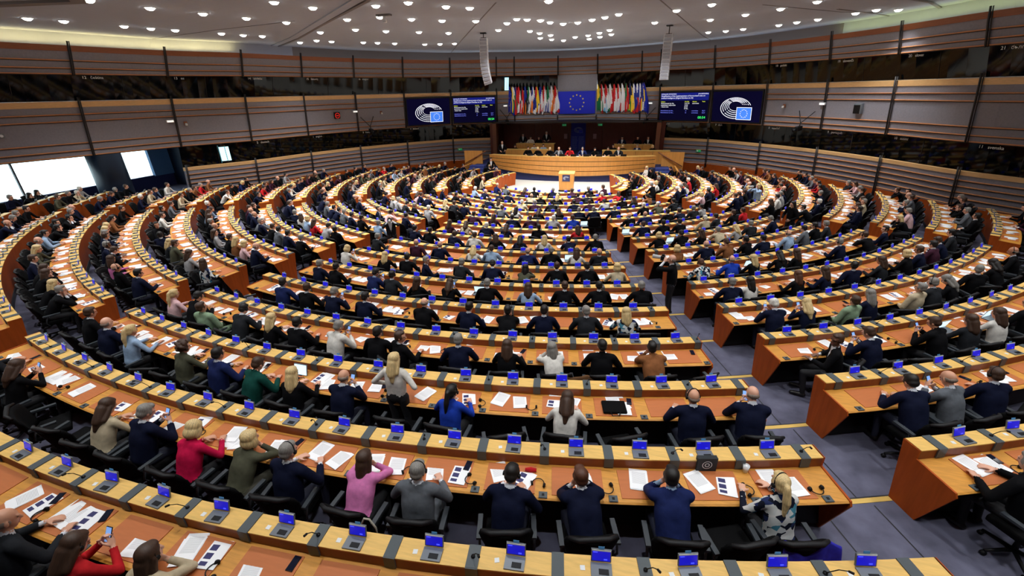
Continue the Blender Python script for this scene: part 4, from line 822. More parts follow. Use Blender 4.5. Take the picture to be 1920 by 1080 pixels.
# ================================================================ DESK ROWS, SEATS, PEOPLE
PEOPLE = """-60.5 2.19 b w a;-56.8 -0.06 K K a;-54.8 0.33 N g a;-52.6 0.39 G k a;-2.9 0.61 D b a;-0.9 0.66 R N p;0.7 0.48 T N l|
-59.6 0.81 g w a;-56.9 0.33 K g a;-54.9 0.44 O n a;-53.6 0.34 K k a;-49.5 0.82 K k a;-47.5 0.83 K g a;-45.8 0.64 N g a;-44.1 0.59 N b a;-14.3 0.41 D n a;-11.7 0.48 K N p;-5.8 0.76 T N w;-4.2 0.42 N g p;-2.1 0.61 M y w;-0.3 0.47 O y l;1.4 0.68 N g h;3.5 0.58 P N l;5.2 0.76 G g h;7.5 0.76 N k w;9.5 0.62 N r l;11.6 0.41 J k l;14.2 0.43 X Y h;20.7 0.31 K g a|
-61.3 1.09 K n a;-57.2 1.07 N n a;-54.2 0.69 N g a;-49.5 1.04 N b c;-47.6 1.24 K g a;-45.4 0.84 K k a;-42.6 0.61 K k a;-41.1 0.64 K k a;-38.3 0.60 b k a;-35.8 0.74 D b a;-33.4 0.57 O Y a;-30.1 0.75 N n a;-27.9 0.59 K N a;-26.3 0.60 K N a;-23.5 0.71 K Y a;-21.7 0.63 K g a;-15.6 0.49 K n a;-13.3 0.68 N b a;-11.6 0.41 b Y a;-7.7 0.29 O N r;-5.6 0.29 J k a;-3.6 0.61 E n a;-1.5 0.65 K Y a;0.6 0.53 N b p;4.9 0.49 B K a;9.0 0.59 W N w;13.4 0.31 N b h;15.4 0.34 N b p;21.5 0.31 N k w;23.0 0.32 G b p;24.6 0.43 N n a|
-63.0 0.98 W n a;-60.8 0.66 K n a;-59.2 0.66 N n a;-57.8 0.69 T n h;-54.5 0.60 N w a;-49.8 0.74 K b a;-48.1 0.83 K n a;-42.9 0.63 t k a;-41.5 0.95 K G a;-39.9 0.90 K Y a;-38.3 0.72 G Y a;-36.2 0.63 N g a;-35.0 0.60 N n a;-31.6 0.61 N g h;-29.6 0.51 K n a;-26.8 0.67 P N t;-23.8 0.78 K b c;-21.2 0.45 N k a;-15.3 0.77 p Y a;-13.6 0.39 K k w;-11.5 0.96 S n c;-9.3 0.41 D k w;-6.8 0.55 K Y a;-4.9 0.63 K k h;-2.7 0.35 W g p;-0.2 0.32 K k a;1.1 0.38 K n t;4.1 0.19 N g a;6.4 0.49 K N r;8.7 0.48 W G l;10.8 0.28 K k a;13.2 0.55 t k a;21.7 0.53 K n t;23.8 0.43 N n p;27.7 0.30 K n p;29.5 0.55 D N a;31.6 0.52 W N a;34.2 0.50 K n a|
-65.7 0.80 t b a;-63.0 0.73 R g a;-61.0 0.76 t n a;-59.1 0.90 K g a;-55.5 0.79 T n a;-50.9 0.69 G k a;-49.5 0.59 G n a;-46.7 0.69 K k c;-42.8 0.69 W n a;-37.9 0.98 K k t;-32.8 0.97 N k t;-30.0 0.91 D Y a;-28.7 0.54 O n a;-27.0 0.54 N k a;-24.6 0.49 g N a;-20.8 0.62 X N t;-16.0 0.42 N k a;-10.9 0.35 J k a;-8.6 0.24 K n a;-6.4 0.22 N g p;-3.8 0.02 N k a;0.4 0.34 K b p;3.3 0.32 N k a;5.8 0.45 K k a;8.0 0.05 N k a;10.5 0.31 D g a;12.8 0.21 X Y a;21.9 0.15 N w p;23.9 0.59 N Y p;26.6 0.78 S n c;28.6 0.42 N G a;32.1 0.56 T g c;33.8 0.68 D g a;36.0 0.72 K G a;38.9 0.49 K g t;42.0 0.72 K K a;45.9 0.49 K b h;64.5 0.49 K k a|
-69.1 0.87 K k a;-62.6 0.90 K k a;-58.2 0.95 W n l;-45.2 1.07 b n a;-40.2 0.59 K N a;-37.0 0.88 K g a;-34.3 0.71 N b a;-31.2 0.94 g N c;-27.9 0.78 K n a;-26.5 0.56 t Y a;-24.5 0.59 p y a;-22.3 0.36 N b a;-15.6 0.49 N k c;-12.4 0.36 N g a;-10.4 0.43 K k a;-6.5 0.22 J k p;-4.7 0.13 D k a;-2.0 0.80 K N t;0.4 0.63 K N p;3.5 0.27 K g a;6.6 0.60 b N a;9.3 0.43 K n a;11.9 0.30 K k a;15.0 0.52 K g a;21.7 0.74 N g h;27.6 0.44 K R a;30.3 0.22 N N a;32.9 0.47 N k t;35.0 0.53 W N a;36.5 0.51 D N a;39.9 0.57 K y a;41.7 0.73 N n a;45.2 0.77 V k a;46.7 0.92 N n a;49.9 0.49 D k a;58.7 0.95 K k c;61.5 0.59 G g a;64.4 0.50 K n a;67.5 0.71 N n a;70.9 0.81 K g a|
-74.7 0.72 g k a;-70.5 0.57 K b a;-67.7 0.67 V N a;-64.2 0.81 V n a;-59.2 0.93 K k a;-56.1 0.45 N k a;-48.6 0.83 T N a;-46.7 0.60 K n a;-43.8 0.80 V n a;-41.7 0.74 N b a;-38.8 0.63 N b a;-33.5 0.63 N g t;-29.8 0.54 K n a;-27.8 0.55 G k a;-25.2 0.60 N k a;-22.0 0.63 K g a;-14.4 0.34 W y p;-8.9 0.39 K Y a;-6.3 0.14 K k a;-4.1 0.49 N g t;-0.5 0.33 D g a;2.7 0.16 N k a;8.8 0.25 K n a;11.6 0.24 K k a;14.3 0.50 T y a;22.4 0.59 X r a;25.3 0.48 B b h;27.7 0.52 K Y a;30.9 0.41 K K a;32.7 0.62 K N a;39.1 0.44 N g a;44.5 0.48 K n l;47.5 0.60 N k t;49.4 1.05 g k a;56.1 0.61 K Y a;65.4 0.73 N g a;68.0 0.78 G n a;75.1 0.69 K n a;79.5 0.68 K n a|
-85.9 0.75 K n a;-81.9 0.78 N g a;-76.3 0.52 K N a;-73.5 0.75 V N a;-68.9 0.56 N n a;-67.0 0.71 N n a;-61.3 0.89 W k a;-57.2 0.60 N g a;-46.8 0.58 N g a;-44.8 0.44 N n a;-36.7 0.67 N g t;-33.9 0.61 W N t;-29.3 0.69 R N a;-25.7 0.65 g k a;-22.6 0.70 K k c;-15.1 0.14 D g a;-8.6 0.41 V b t;-5.4 0.46 N b a;-1.1 0.48 W Y a;1.2 0.17 b n a;5.5 1.05 J b a;8.1 0.18 K g a;10.9 0.27 W N a;22.6 0.63 t y a;26.3 0.18 N b a;29.3 0.33 t n p;31.9 0.15 K k a;34.0 0.73 N k a;38.2 0.71 b b a;41.9 0.37 G k a;44.2 0.39 K k a;46.3 0.76 D g a;60.0 0.48 N n a;65.9 0.54 V N a;72.9 0.65 K n a;79.4 0.59 p N a;85.2 0.40 K n a|
-96.5 0.70 G k a;-91.5 0.49 N n a;-86.7 0.56 K k a;-82.3 1.17 K k a;-75.4 0.54 V N a;-70.2 0.30 N k a;-61.9 0.32 T n a;-58.4 0.51 N b a;-48.7 0.49 N k a;-41.2 0.54 G g a;-38.6 0.59 N k a;-36.1 0.43 N k a;-32.4 0.34 G g a;-29.5 0.45 N k a;-26.3 0.39 K k a;-21.0 0.74 b g a;-13.6 0.27 N k a;-10.7 0.13 K k a;-6.3 0.94 N n a;0.1 0.33 K N a;7.0 0.25 W Y a;10.8 0.46 N k a;14.2 0.04 K g a;23.3 0.27 K y a;26.7 0.61 K k p;29.8 0.75 K N a;38.9 0.57 D g a;44.7 0.51 N g a;60.6 0.70 N w c;68.9 0.57 N g a;75.2 0.52 K k a;79.6 0.90 R k a;82.2 0.62 V n a;85.3 0.58 G g a;89.8 0.62 N k a;93.4 0.65 K k a|
-96.3 0.65 N k a;-87.5 -0.08 N n a;-83.2 0.28 G g a;-76.3 0.53 O b a;-71.4 0.62 V n a;-65.0 0.39 g n a;-56.5 0.57 N n a;-46.2 0.62 K b a;-42.1 0.44 N b a;-30.8 0.69 N k t;-21.8 0.91 N k a;-11.2 0.60 V N a;-8.0 0.20 T N a;-3.5 0.66 N w a;5.6 0.49 K k t;12.4 0.74 R N a;23.9 0.45 N n a;27.6 0.54 K k a;30.7 0.79 K k a;36.1 0.71 T w a;38.9 0.72 D k a;43.5 0.64 K n a;46.4 0.70 R n a;57.8 0.69 K N a;62.7 0.65 W k a;65.8 0.64 g g a;68.2 0.79 N k a;72.2 0.69 K b a;79.9 0.66 R n a;89.5 0.45 N n a;97.8 0.70 V N a|
-106.3 0.53 K k a;-95.8 0.66 V n a;-84.2 -0.01 b n a;-81.4 0.27 N k a;-78.8 0.41 N k a;-73.6 0.26 T N a;-65.5 0.26 W y a;-59.6 0.38 K g a;-39.9 0.46 g y a;-36.9 0.43 g g a;-27.9 0.63 K g t;-23.4 0.44 g w a;-10.0 0.47 V k a;-5.1 0.57 V N a;-0.6 0.70 N k a;3.4 0.90 V n a;7.9 0.54 g w a;12.3 0.24 B n a;24.5 0.93 K b a;33.8 0.59 K k a;37.6 0.59 N n a;40.8 0.96 D g a;43.6 1.21 g k a;59.6 0.43 N n a;65.7 0.64 K n a;77.0 0.62 K b a;81.7 0.43 K b a;87.3 0.53 V n a;94.2 0.57 V n a;101.0 0.85 K b a;103.9 0.91 K n a|
-109.1 0.67 N g a;-98.5 1.46 D n a;-89.0 -0.22 T N a;-79.6 -0.11 V b a;-70.0 0.34 D b a;-60.4 0.20 N k a;-40.2 0.47 N n a;-35.0 0.51 N b a;-26.2 0.59 T Y a;-22.1 0.87 D n a;-18.1 0.84 N n t;-12.3 0.55 N k a;-6.6 0.40 G n a;3.8 0.81 K N a;9.3 0.77 K N a;14.7 0.67 N g a;18.6 0.91 N g a;24.4 0.78 N g a;43.6 0.68 D k a;55.6 0.80 p y a;62.8 0.66 N k a;67.4 0.47 K k a;72.9 0.55 R N a;91.2 0.69 N n a;97.3 0.71 N k a;107.0 1.01 K n a|
-116.0 0.78 N k a;-110.3 0.39 N k a;-102.1 -0.10 K k a;-97.1 1.24 p n a;-90.8 1.25 D n a;-78.6 0.02 V n a;-70.4 0.04 D n a;-65.6 0.83 K n c;-49.3 0.50 S n a;-44.1 0.55 N b a;-35.0 0.59 K k a;-27.5 0.88 N g a;-16.0 0.70 N n h;-3.4 1.11 T w a;1.4 0.84 V g a;7.3 0.32 D k a;14.9 0.52 N k a;20.1 0.94 V n a;26.0 0.53 g k a;32.4 0.18 K k a;36.9 0.84 D N a;61.6 0.68 N w a;73.1 0.66 W N a;91.8 0.74 K K a;95.4 0.63 K N a;105.0 0.79 V N a;113.1 1.02 K k a|
-120.7 0.55 K y a;-92.6 1.25 K k a;-81.7 -0.13 K n a;-76.4 -0.01 K b a;-71.5 0.15 K g a;-37.3 0.33 b w a;-30.7 0.25 N b a;-20.7 0.46 N k a;-14.8 0.20 N k a;-3.0 1.08 T b a;1.7 0.48 K y a;9.0 0.27 K Y a;18.6 0.19 V k a;22.8 1.17 D n a;30.1 0.74 R w a;65.1 0.47 K g a;72.0 0.51 W y a;79.2 0.72 K n a;99.2 0.64 V K a|
-109.7 0.26 V g a;-66.9 -0.35 T b a;-56.0 0.33 N b a;-37.5 -0.04 J b a;-13.3 0.13 V N a;-5.7 0.06 K k a;6.3 0.25 N g a;19.4 0.34 V n a;30.3 0.40 K g a;41.7 0.45 V n a;65.0 0.18 V N a;77.2 0.60 K k a;88.4 0.17 K n a"""
ROWN = ['nearest desk row', 'second desk row', 'third desk row', 'fourth desk row', 'fifth desk row', 'sixth desk row', 'seventh desk row', 'eighth desk row', 'ninth desk row', 'tenth desk row', 'eleventh desk row', 'twelfth desk row', 'thirteenth desk row', 'fourteenth desk row', 'innermost desk row']
ORD = 'first second third fourth fifth sixth seventh eighth ninth tenth eleventh twelfth thirteenth fourteenth fifteenth sixteenth seventeenth eighteenth nineteenth twentieth'.split()
def ordn(k): return ORD[k] if k < len(ORD) else 'number %d' % (k + 1)
BN = ['left wing block', 'left block', 'middle block', 'right block', 'right wing block']
def blocks(i):
    r = RF(i)[0]; a = math.degrees(.62 / r); b = math.degrees(.68 / r); F_ = FAR[i]; out = []
    if i <= 10: out = [(-F_, -52 - b, 0), (-52 + b, -17.8 - a, 1), (-17.8 + a, 17.8 - a, 2), (17.8 + a, 52 - b, 3), (52 + b, F_, 4)]
    else: out = [(-F_, -52 - b, 0), (-52 + b, 52 - b, 2), (52 + b, F_, 4)]
    return out
ends = [(-.24, .9), (-.02, .9), (-.02, .77), (.475, .745), (.50, .69), (.24, .0), (-.12, .0)]
people = {}
for i, row in enumerate(PEOPLE.split('|')):
    people[i] = []
    for e in row.split(';'):
        if not e: continue
        ph, dr, c, h, po = e.split(); people[i].append([float(ph), float(dr), c, h, po])
rng = random.Random(3)
SEATS = []      # dict(i, b, k, ph, dist, who)
for i in range(ROWS):
    r, z = RF(i)
    for a0, a1, b in blocks(i):
        if not any(seen(pol(r, a0 + (a1 - a0) * t, z + .9), 120, 60) for t in (0, .1, .25, .4, .5, .6, .75, .9, 1)): continue
        L = R_(a1 - a0) * r; n = max(1, round((L - .3) / .8 - .05)); st = (a1 - a0) * (.8 / L); s0 = (a0 + a1) / 2 - st * (n - 1) / 2
        mid = pol(r, (a0 + a1) / 2, z); d = thing('desk_row', 'curved orange wood desk row: %s, %s' % (ROWN[i], BN[b]), 'desk', mid, 0, 'curved delegate desk rows')
        A = arc(r, a0, a1, .45)
        def sw(nm, sec, M, A=A): mb = MB(); mb.sweep([(o, z + q) for o, q in sec], A); return part(nm, mb, M, d)
        sw('shelf', [(-.24, .885), (-.24, .9), (-.02, .9), (-.02, .885)], honey); sw('shelf_front', [(-.03, .75), (-.03, .885), (-.022, .885), (-.022, .75)], front_shade)
        sw('back_panel', [(-.235, .885), (-.115, .0), (-.085, .0), (-.205, .885)], endw)
        sw('worktop', [(-.03, .725), (-.03, .755), (.46, .735), (.48, .72), (.47, .70)], honey_dim); sw('footrest_panel', [(-.03, .7), (.2, .05), (.22, .05), (0, .7)], blackm)
        for a in (a0, a1):
            sg = 1 if a == a1 else -1; e = math.degrees(.012 / r) * sg; mb = MB(); mb.sweep([(o, z + q) for o, q in ends], arc(r, a - e, a + e, 9)); part('end_panel', mb, endw, d)
        for k in range(n + 1):      # cover plates and divider sockets
            pa = s0 + st * (k - .5); pa = max(a0 + st * .09, min(a1 - st * .09, pa)); P = pol(r - .13, pa, z + .9)
            if not seen(P, 60, 120): continue
            if CAMd(P) < 26: obj('cover_plate', m_plate, d, P - mid, rzf(pa))
            if CAMd(P) < 16: obj('socket_plate', m_sock, d, pol(r + .425, pa, z + .737) - mid, rzf(pa))
        for k in range(n):
            ph = s0 + st * k; P = pol(r + .2, ph, z + .75)
            if not seen(P, 60, 170): continue
            if CAMd(P) < 27: obj('writing_pad', m_pad, d, pol(r + .215, ph, z + .742) - mid, 0, rot=Euler((R_(2.3), 0, rzf(ph))))
            SEATS.append(dict(i=i, b=b, k=k, n=n, ph=ph, st=st, dist=CAMd(P), who=None, r=r, z=z, mid=mid))
# match people to seats
used = set()
for s in SEATS:
    best = None
    for j, p in enumerate(people[s['i']]):
        if (s['i'], j) in used: continue
        e = abs(R_(p[0] - s['ph'])) * s['r']
        if e < .5 and (best is None or e < best[0]): best = (e, j)
    if best: used.add((s['i'], best[1])); s['who'] = people[s['i']][best[1]]
extra = []
for i in people:
    for j, p in enumerate(people[i]):
        if (i, j) in used: continue
        r, z = RF(i)
        c = [s for s in SEATS if s['i'] == i and s['who'] is None and abs(R_(p[0] - s['ph'])) * r < .75]
        if c:
            s = min(c, key=lambda s: abs(p[0] - s['ph'])); s['who'] = [s['ph'] * .6 + p[0] * .4] + p[1:]
for s in SEATS:
    if s['who'] is None:
        nb = min([abs(R_(p[0] - s['ph'])) * s['r'] for p in people[s['i']]] + [9])
        pr = {0: 0, 1: 0, 2: 0, 3: .15, 4: .2, 5: .35, 6: .4, 7: .5}.get(s['i'], .72)
        if s['b'] in (0, 4) and s['i'] >= 5: pr = .75
        if s['b'] == 0 and s['i'] < 5: pr = .8
        if nb > .45 and rng.random() < pr: s['who'] = [s['ph'] + rng.uniform(-.1, .1) * s['st'], .6, rng.choice('NNNNKKKKKJDDGgVVTtWWbORpB'), rng.choice('kkkknnngggbbwyyNNKYKG'), rng.choice('aaaaawwlpct')]
# row order labels
byb = {}
for s in SEATS: byb.setdefault((s['i'], s['b']), []).append(s)
for q in byb.values():
    q.sort(key=lambda s: abs(s['ph']) if s['b'] in (0, 4) else s['ph'])
    for j, s in enumerate(q): s['o'] = j
def where(s): return '%s seat of the %s in the %s' % (ordn(s['o']), BN[s['b']], ROWN[s['i']])
def short(s): return '%s, %s, %s from %s' % (ROWN[s['i']].replace(' desk', ''), BN[s['b']], ordn(s['o']), 'near end' if s['b'] in (0, 4) else 'left')
SEATS.sort(key=lambda s: s['dist'])
# stuff merger
class Merge:
    def __init__(s): s.v = []; s.f = []; s.m = []; s.mats = []; s.n = 0
    def add(s, me, M, mats):
        n = len(me.vertices); a = np.empty(n * 3); me.vertices.foreach_get('co', a); a = a.reshape(n, 3); Q = np.array(M); a = a @ Q[:3, :3].T + Q[:3, 3]; s.v.append(a)
        ids = []
        for x in mats:
            if x not in s.mats: s.mats.append(x)
            ids.append(s.mats.index(x))
        me.calc_loop_triangles(); t = len(me.loop_triangles); q = np.empty(t * 3, int); me.loop_triangles.foreach_get('vertices', q); mi = np.empty(t, int); me.loop_triangles.foreach_get('material_index', mi)
        s.f.append(q.reshape(t, 3) + s.n); s.m.append(np.array(ids)[mi]); s.n += n
    def build(s, name, label, cat):
        if not s.v: return
        V = np.concatenate(s.v); F = np.concatenate(s.f); mi = np.concatenate(s.m); me = bpy.data.meshes.new(name); me.vertices.add(len(V)); me.vertices.foreach_set('co', V.ravel())
        me.loops.add(len(F) * 3); me.loops.foreach_set('vertex_index', F.ravel()); me.polygons.add(len(F)); me.polygons.foreach_set('loop_start', np.arange(len(F)) * 3); me.polygons.foreach_set('loop_total', np.full(len(F), 3))
        for x in s.mats: me.materials.append(x)
        me.polygons.foreach_set('material_index', mi); me.polygons.foreach_set('use_smooth', [True] * len(F)); me.update(calc_edges=True)
        o = obj(name, me); tag(o, label, cat, None, 'stuff'); return o
def lod(me, ratio):
    o = bpy.data.objects.new('t', me); COL.objects.link(o); d = o.modifiers.new('d', 'DECIMATE'); d.ratio = ratio; out = bpy.data.meshes.new_from_object(o.evaluated_get(bpy.context.evaluated_depsgraph_get())); bpy.data.objects.remove(o); return out
LODB = {k: lod(p['body'], .09) for k, p in POSES.items() if len(k) == 2}; LODH = {k: lod(h, .15) for k, h in HAIR.items()}
crowd = Merge(); sterm = Merge(); schair = Merge(); spap = Merge()
CW = {k: v[0] for k, v in CL.items()}
HW = dict(k='dark hair', n='brown hair', y='blond hair', g='grey hair', w='white hair', b='a bald head', r='auburn hair')
def rotz(loc, rz): return Matrix.Translation(loc) @ Matrix.Rotation(rz, 4, 'Z')
POSEW = dict(a='forearms on desk', w='looking down at papers', l='leaning on elbows', p='holding a phone', c='leaning back', t='turned sideways', h='wearing headphones')
HEADY = dict(a=.2, w=.3, l=.42, p=.22, c=.0, t=.12, h=.2)
SPEC = {}
npers = nch = nterm = npap = nmic = nhp = nph = 0
LIM = 298
for s in SEATS:
    i, ph, r, z, dist = s['i'], s['ph'], s['r'], s['z'], s['dist']; rz = rzf(ph); w = s['who']; hip = .77
    q = random.Random(hash((i, s['b'], s['k'])) & 0xffff)
    # terminal on the shelf
    P = pol(r - .13, ph, z + .9); tr = Matrix.Translation(P) @ Matrix.Rotation(rz, 4, 'Z'); tilt = Matrix.Translation((0, .05, .012)) @ Matrix.Rotation(R_(-16), 4, 'X')
    if seen(P, 5, 25):
        if nterm < LIM:
            nterm += 1; t = thing('voting_terminal', 'grey voting terminal with blue screen, ' + short(s), 'terminal', P, rz + q.uniform(-.08, .08), 'voting terminals on the desk shelves')
            obj('keypad', m_tbase, t, (0, -.03, 0)); sc = obj('screen_case', m_tscr, t, (0, .05, .012), rot=(R_(-16), 0, 0)); obj('display', m_tdisp, sc); obj('voting_card', m_card, sc)
            if dist < 14: obj('seat_label', m_tag, t, (-.17, -.02, .0), q.uniform(-.3, .3))
            if s['b'] in (0, 4) or (dist > 17 and abs(ph) > 45): obj('name_card', m_nameplate, t, (0, .115, -.07))
        else:
            sterm.add(m_tbase, tr @ Matrix.Translation((0, -.03, 0)), [greym, blackm]); sterm.add(m_tscr, tr @ tilt, [greym]); sterm.add(m_tdisp, tr @ tilt, [blues, blues2])
            if abs(ph) > 45: sterm.add(m_nameplate, tr @ Matrix.Translation((0, .115, -.07)), [m_nameplate.materials[0]])
    # microphone on every second plate
    if s['k'] % 2 == 0:
        pm = ph + s['st'] * .5; Pm = pol(r - .12, pm, z + .912)
        if seen(Pm, 0, 0) and dist < 19 and nmic < 150:
            nmic += 1; t = thing('desk_microphone', 'black gooseneck microphone right of seat: ' + short(s), 'microphone', Pm, rz + q.uniform(-.5, .5), 'desk microphones'); obj('gooseneck', m_mic, t)
    # papers
    Zt = z + .757
    if seen(pol(r + .2, ph, Zt), 10, 10):
        npp = q.choice([0, 1, 1, 2, 2, 2, 3]) if dist < 17 else q.choice([2, 2, 3, 3])
        for j in range(npp):
            kind = q.choice(['s', 's', 's', 'b', 'k', 'o']) if j == 0 else q.choice('ssb'); off_ = q.uniform(-.22, .22) / r; dd = q.uniform(.12, .26) if kind != 'o' else .2
            if npp == 2: off_ = (-.13 + .27 * j + q.uniform(-.04, .04)) / r
            Pp = pol(r + dd, ph + math.degrees(off_), Zt - (dd - .1) * .04 + .004 * j); a_ = rz + q.uniform(-.45, .45) * (1 if kind != 'o' else .4); me = dict(s=m_paper, b=m_leaf, k=m_stack, o=m_open)[kind]
            if npap < LIM:
                npap += 1; lb = dict(s='single white printed sheet', b='leaflet with dark blue pictures', k='small stack of white pages', o='open white document spread')[kind] + ['', ', beside the first', ', third there'][j]
                t = tag(obj({'s': 'paper_sheet', 'b': 'leaflet', 'k': 'paper_stack', 'o': 'open_document'}[kind], me, None, Pp, rot=(R_(-0.2), 0, a_)), lb + ': ' + short(s), 'paper', 'papers on the writing pads')
            elif dist < 45: spap.add(me, rotz(Pp, a_), list(me.materials))
    if dist < 13 and q.random() < .5 and seen(pol(r + .2, ph, z + .75), 0, 0):
        nhp += 1; t = thing('headphones', 'black headphones lying on desk: ' + short(s), 'headphones', pol(r + .3, ph + s['st'] * .42, z + .75), q.uniform(0, 6), 'headphones lying on desks'); obj('headband', m_hband, t)
        for x in (-1, 1): obj('ear_cup', m_hcup, t, (x * .075, 0, 0), q.uniform(-.5, .5))
    if dist < 13 and q.random() < .3 and seen(pol(r + .2, ph, z + .75), 0, 0):
        nph += 1; t = thing('smartphone', 'dark smartphone lying on desk: ' + short(s), 'phone', pol(r + .1, ph + s['st'] * .3, z + .758), q.uniform(-.5, .5) + rz, 'phones lying on desks'); obj('phone_case', m_phone, t)
    # chair
    if w: ph = w[0]; rz = rzf(ph)
    tw = q.uniform(-.12, .12) if w else q.uniform(-.5, .5)
    C0 = pol(r + (hip + .02 if w else q.uniform(.75, .86)), ph, z)
    if w and w[4] == 't': tw = .5 * (1 if q.random() < .5 else -1)
    if dist < 40:
        if nch < LIM:
            nch += 1; t = thing('office_chair', 'black swivel chair with grey armrests, ' + ('occupied, ' if w else 'empty, ') + short(s), 'chair', C0, rz + tw, 'black swivel chairs at the desk rows')
            obj('backrest', m_back, t, (0, -.2, 0)); obj('seat', m_seat, t); obj('armrest', m_arm, t, (-.3, -.02, 0)); obj('armrest', m_arm, t, (.3, -.02, 0)); obj('star_base', m_base, t)
        else:
            M = rotz(C0, rz + tw); schair.add(m_back, M @ Matrix.Translation((0, -.2, 0)), [blackf, chairtop]); schair.add(m_seat, M, [blackf])
    # person
    if w:
        _, dr, c, h, po = w; fem = h.isupper() or h == 'y'; pose = po if po in 'awlpct' else 'a'
        if po == 'a' and q.random() < .3: pose = q.choice('wla')
        sh = max(-.09, min(.09, (dr - (hip - HEADY[pose])) * .5)); L0 = pol(r + hip + sh * (.6), ph, z); tw2 = tw * .7 + (q.uniform(-.2, .2)); flip = q.random() < .5
        hw = HW.get(h.lower(), 'dark hair'); hw = ('long ' if h.isupper() else '') + hw
        if npers < LIM:
            npers += 1; lab = '%s, %s, %s, %s' % ('woman' if fem else 'man', hw, CW[c], short(s))
            st = None
            if (i, c, h) in ((1, 'X', 'Y'), (2, 'B', 'K')): st = 'tail'
            if (c, h) == ('O', 'N'): st = 'curly'
            if (c, h) in (('b', 'Y'), ('p', 'Y')): st = 'tail'
            b = person(pose, c, h, L0, rz + tw2, lab, 'seated delegates', q, st, None, flip)
            key = pose + ('w' if fem else 'm'); Mh = b_M = Matrix.Translation(L0) @ Matrix.Rotation(rz + tw2, 4, 'Z') @ Matrix.Diagonal((-1 if flip else 1, 1, 1, 1)) @ POSES[key]['head']
            if po == 'h' or (dist < 20 and q.random() < .12):
                t = thing('headphones', 'black headphones worn by %s in %s, %s' % ('woman' if fem else 'man', CW[c], short(s)), 'headphones', Mh.translation, 0, 'headphones worn by delegates')
                t.rotation_euler = (Matrix.Translation(L0) @ Matrix.Rotation(rz + tw2, 4, 'Z') @ POSES[key]['head']).to_euler(); obj('headband', m_wband, t)
                for x in (-1, 1): obj('ear_cup', m_hcup, t, (x * .088, 0, -.025))
            if po == 'p':
                a, b2 = [Vector(v) for v in POSES[key]['hands']]; pl_ = (a + b2) / 2 + Vector((0, .05, .09)); pl_.x *= -1 if flip else 1
                t = thing('smartphone', 'lit smartphone held by %s in %s, %s' % ('woman' if fem else 'man', CW[c], short(s)), 'phone', Matrix.Translation(L0) @ Matrix.Rotation(rz + tw2, 4, 'Z') @ pl_, 0, 'phones held in hands'); t.rotation_euler = (R_(60), 0, rz + tw2); obj('phone_case', m_phoneon, t)
        else:
            key = pose + ('w' if fem else 'm'); _, col, st = haircode(c, h, po, q); M = rotz(L0, rz + tw2); sh_ = shirtW if c in 'NJ' and q.random() < .3 else CM[c]
            crowd.add(LODB[key], M, [SKIN[0], CM[c], trousD, shoem, eye_m, lipm]); crowd.add(LODH[st], M @ POSES[key]['head'], [HM[col]])
crowd.build('seated_crowd', 'far seated delegates in the innermost and farthest wing rows, mostly in dark suits', 'people')
sterm.build('far_terminals', 'far voting terminals with small blue screens on the innermost desk rows', 'terminals')
schair.build('far_chairs', 'far black chair backs behind the innermost desk rows', 'chairs')
spap.build('far_papers', 'white papers strewn along the far desk rows and wings', 'papers')
print('COUNT', len(SEATS), npers, nch, nterm, npap, nmic, nhp, nph)
# ---------------------------------------------------------------- standing people
rg_ = random.Random(5)
def stand(pose, c, h, p, face, lab, st=None, skin=0):
    b = person(pose, c, h, p, face, lab, 'standing people', rg_, st, skin); return b
def face_to(p, q): return math.atan2(-(q[0] - p[0]), q[1] - p[1])
def cam_in_hand(p, rz, lab):
    M = Matrix.Translation(p) @ Matrix.Rotation(rz, 4, 'Z'); t = thing('photo_camera', lab, 'camera', M @ Vector((0, .3, 1.6)), rz)
    mb = MB(); mb.box((0, 0, 0), (.15, .09, .11)); mb.box((0, .0, .07), (.06, .07, .04)); obj('body', bev(mb.mesh('body', blackm), .012), t)
    mb = MB(); mb.tube([(0, .04, 0), (0, .1, 0), (0, .26, 0)], [.04, .045, .055], 14); obj('lens', mb.mesh('lens', mat('lens_grey', (190, 190, 190), .4)), t)
p = pol(23.39, 2.6, RF(2)[1]); stand('standw', 'W', 'Y', Vector((-1.06, 23.45, RF(2)[1])), PI, 'woman standing with long blond hair in a white jacket among the third row', 'long')
for (x, y, z, fx, fy, c, h, pose, lab) in ((-5.7, 17.35, RF(5)[1], 5, 14, 'K', 'b', 'photo', 'bald photographer in black standing in the right-hand aisle with long lens'),
        (-10.58, 5.3, RF(8)[1] - .1, -4, 9, 'b', 'y', 'photo', 'blond photographer in pale denim standing by the right wing desks'),
        (-10.74, 9.7, RF(7)[1], -2, 14, 'K', 'K', 'stand', 'man in black shirt standing in the right cross aisle'),
        (4.3, 13.9, RF(8)[1], -3, 27, 'D', 'b', 'photo', 'photographer in dark vest pointing camera at the gallery, left aisle'),
        (5.45, -3.35, 0, 0, 8, 'K', 'k', 'stand', 'person in black standing at the left steps of the podium'),
        (5.2, -5.75, .94, 0, 8, 'K', 'b', 'stand', 'bald usher in black tailcoat standing at the left end of the podium'),
        (2.29, -9.2, 1.37, 0, 8, 'K', 'g', 'stand', 'usher in black standing against the dark wood left of the banner'),
        (4.33, -9.3, 1.2, 0, 8, 'K', 'k', 'stand', 'dark figure standing in shade at the left of the recess')):
    f = face_to((x, y), (fx, fy)); b = stand(pose, c, h, Vector((x, y, z)), f, lab, 'bob' if h == 'y' else None)
    if pose == 'photo': cam_in_hand(Vector((x, y, z)), f, 'camera raised by the ' + lab.split(' standing')[0].split(' pointing')[0])
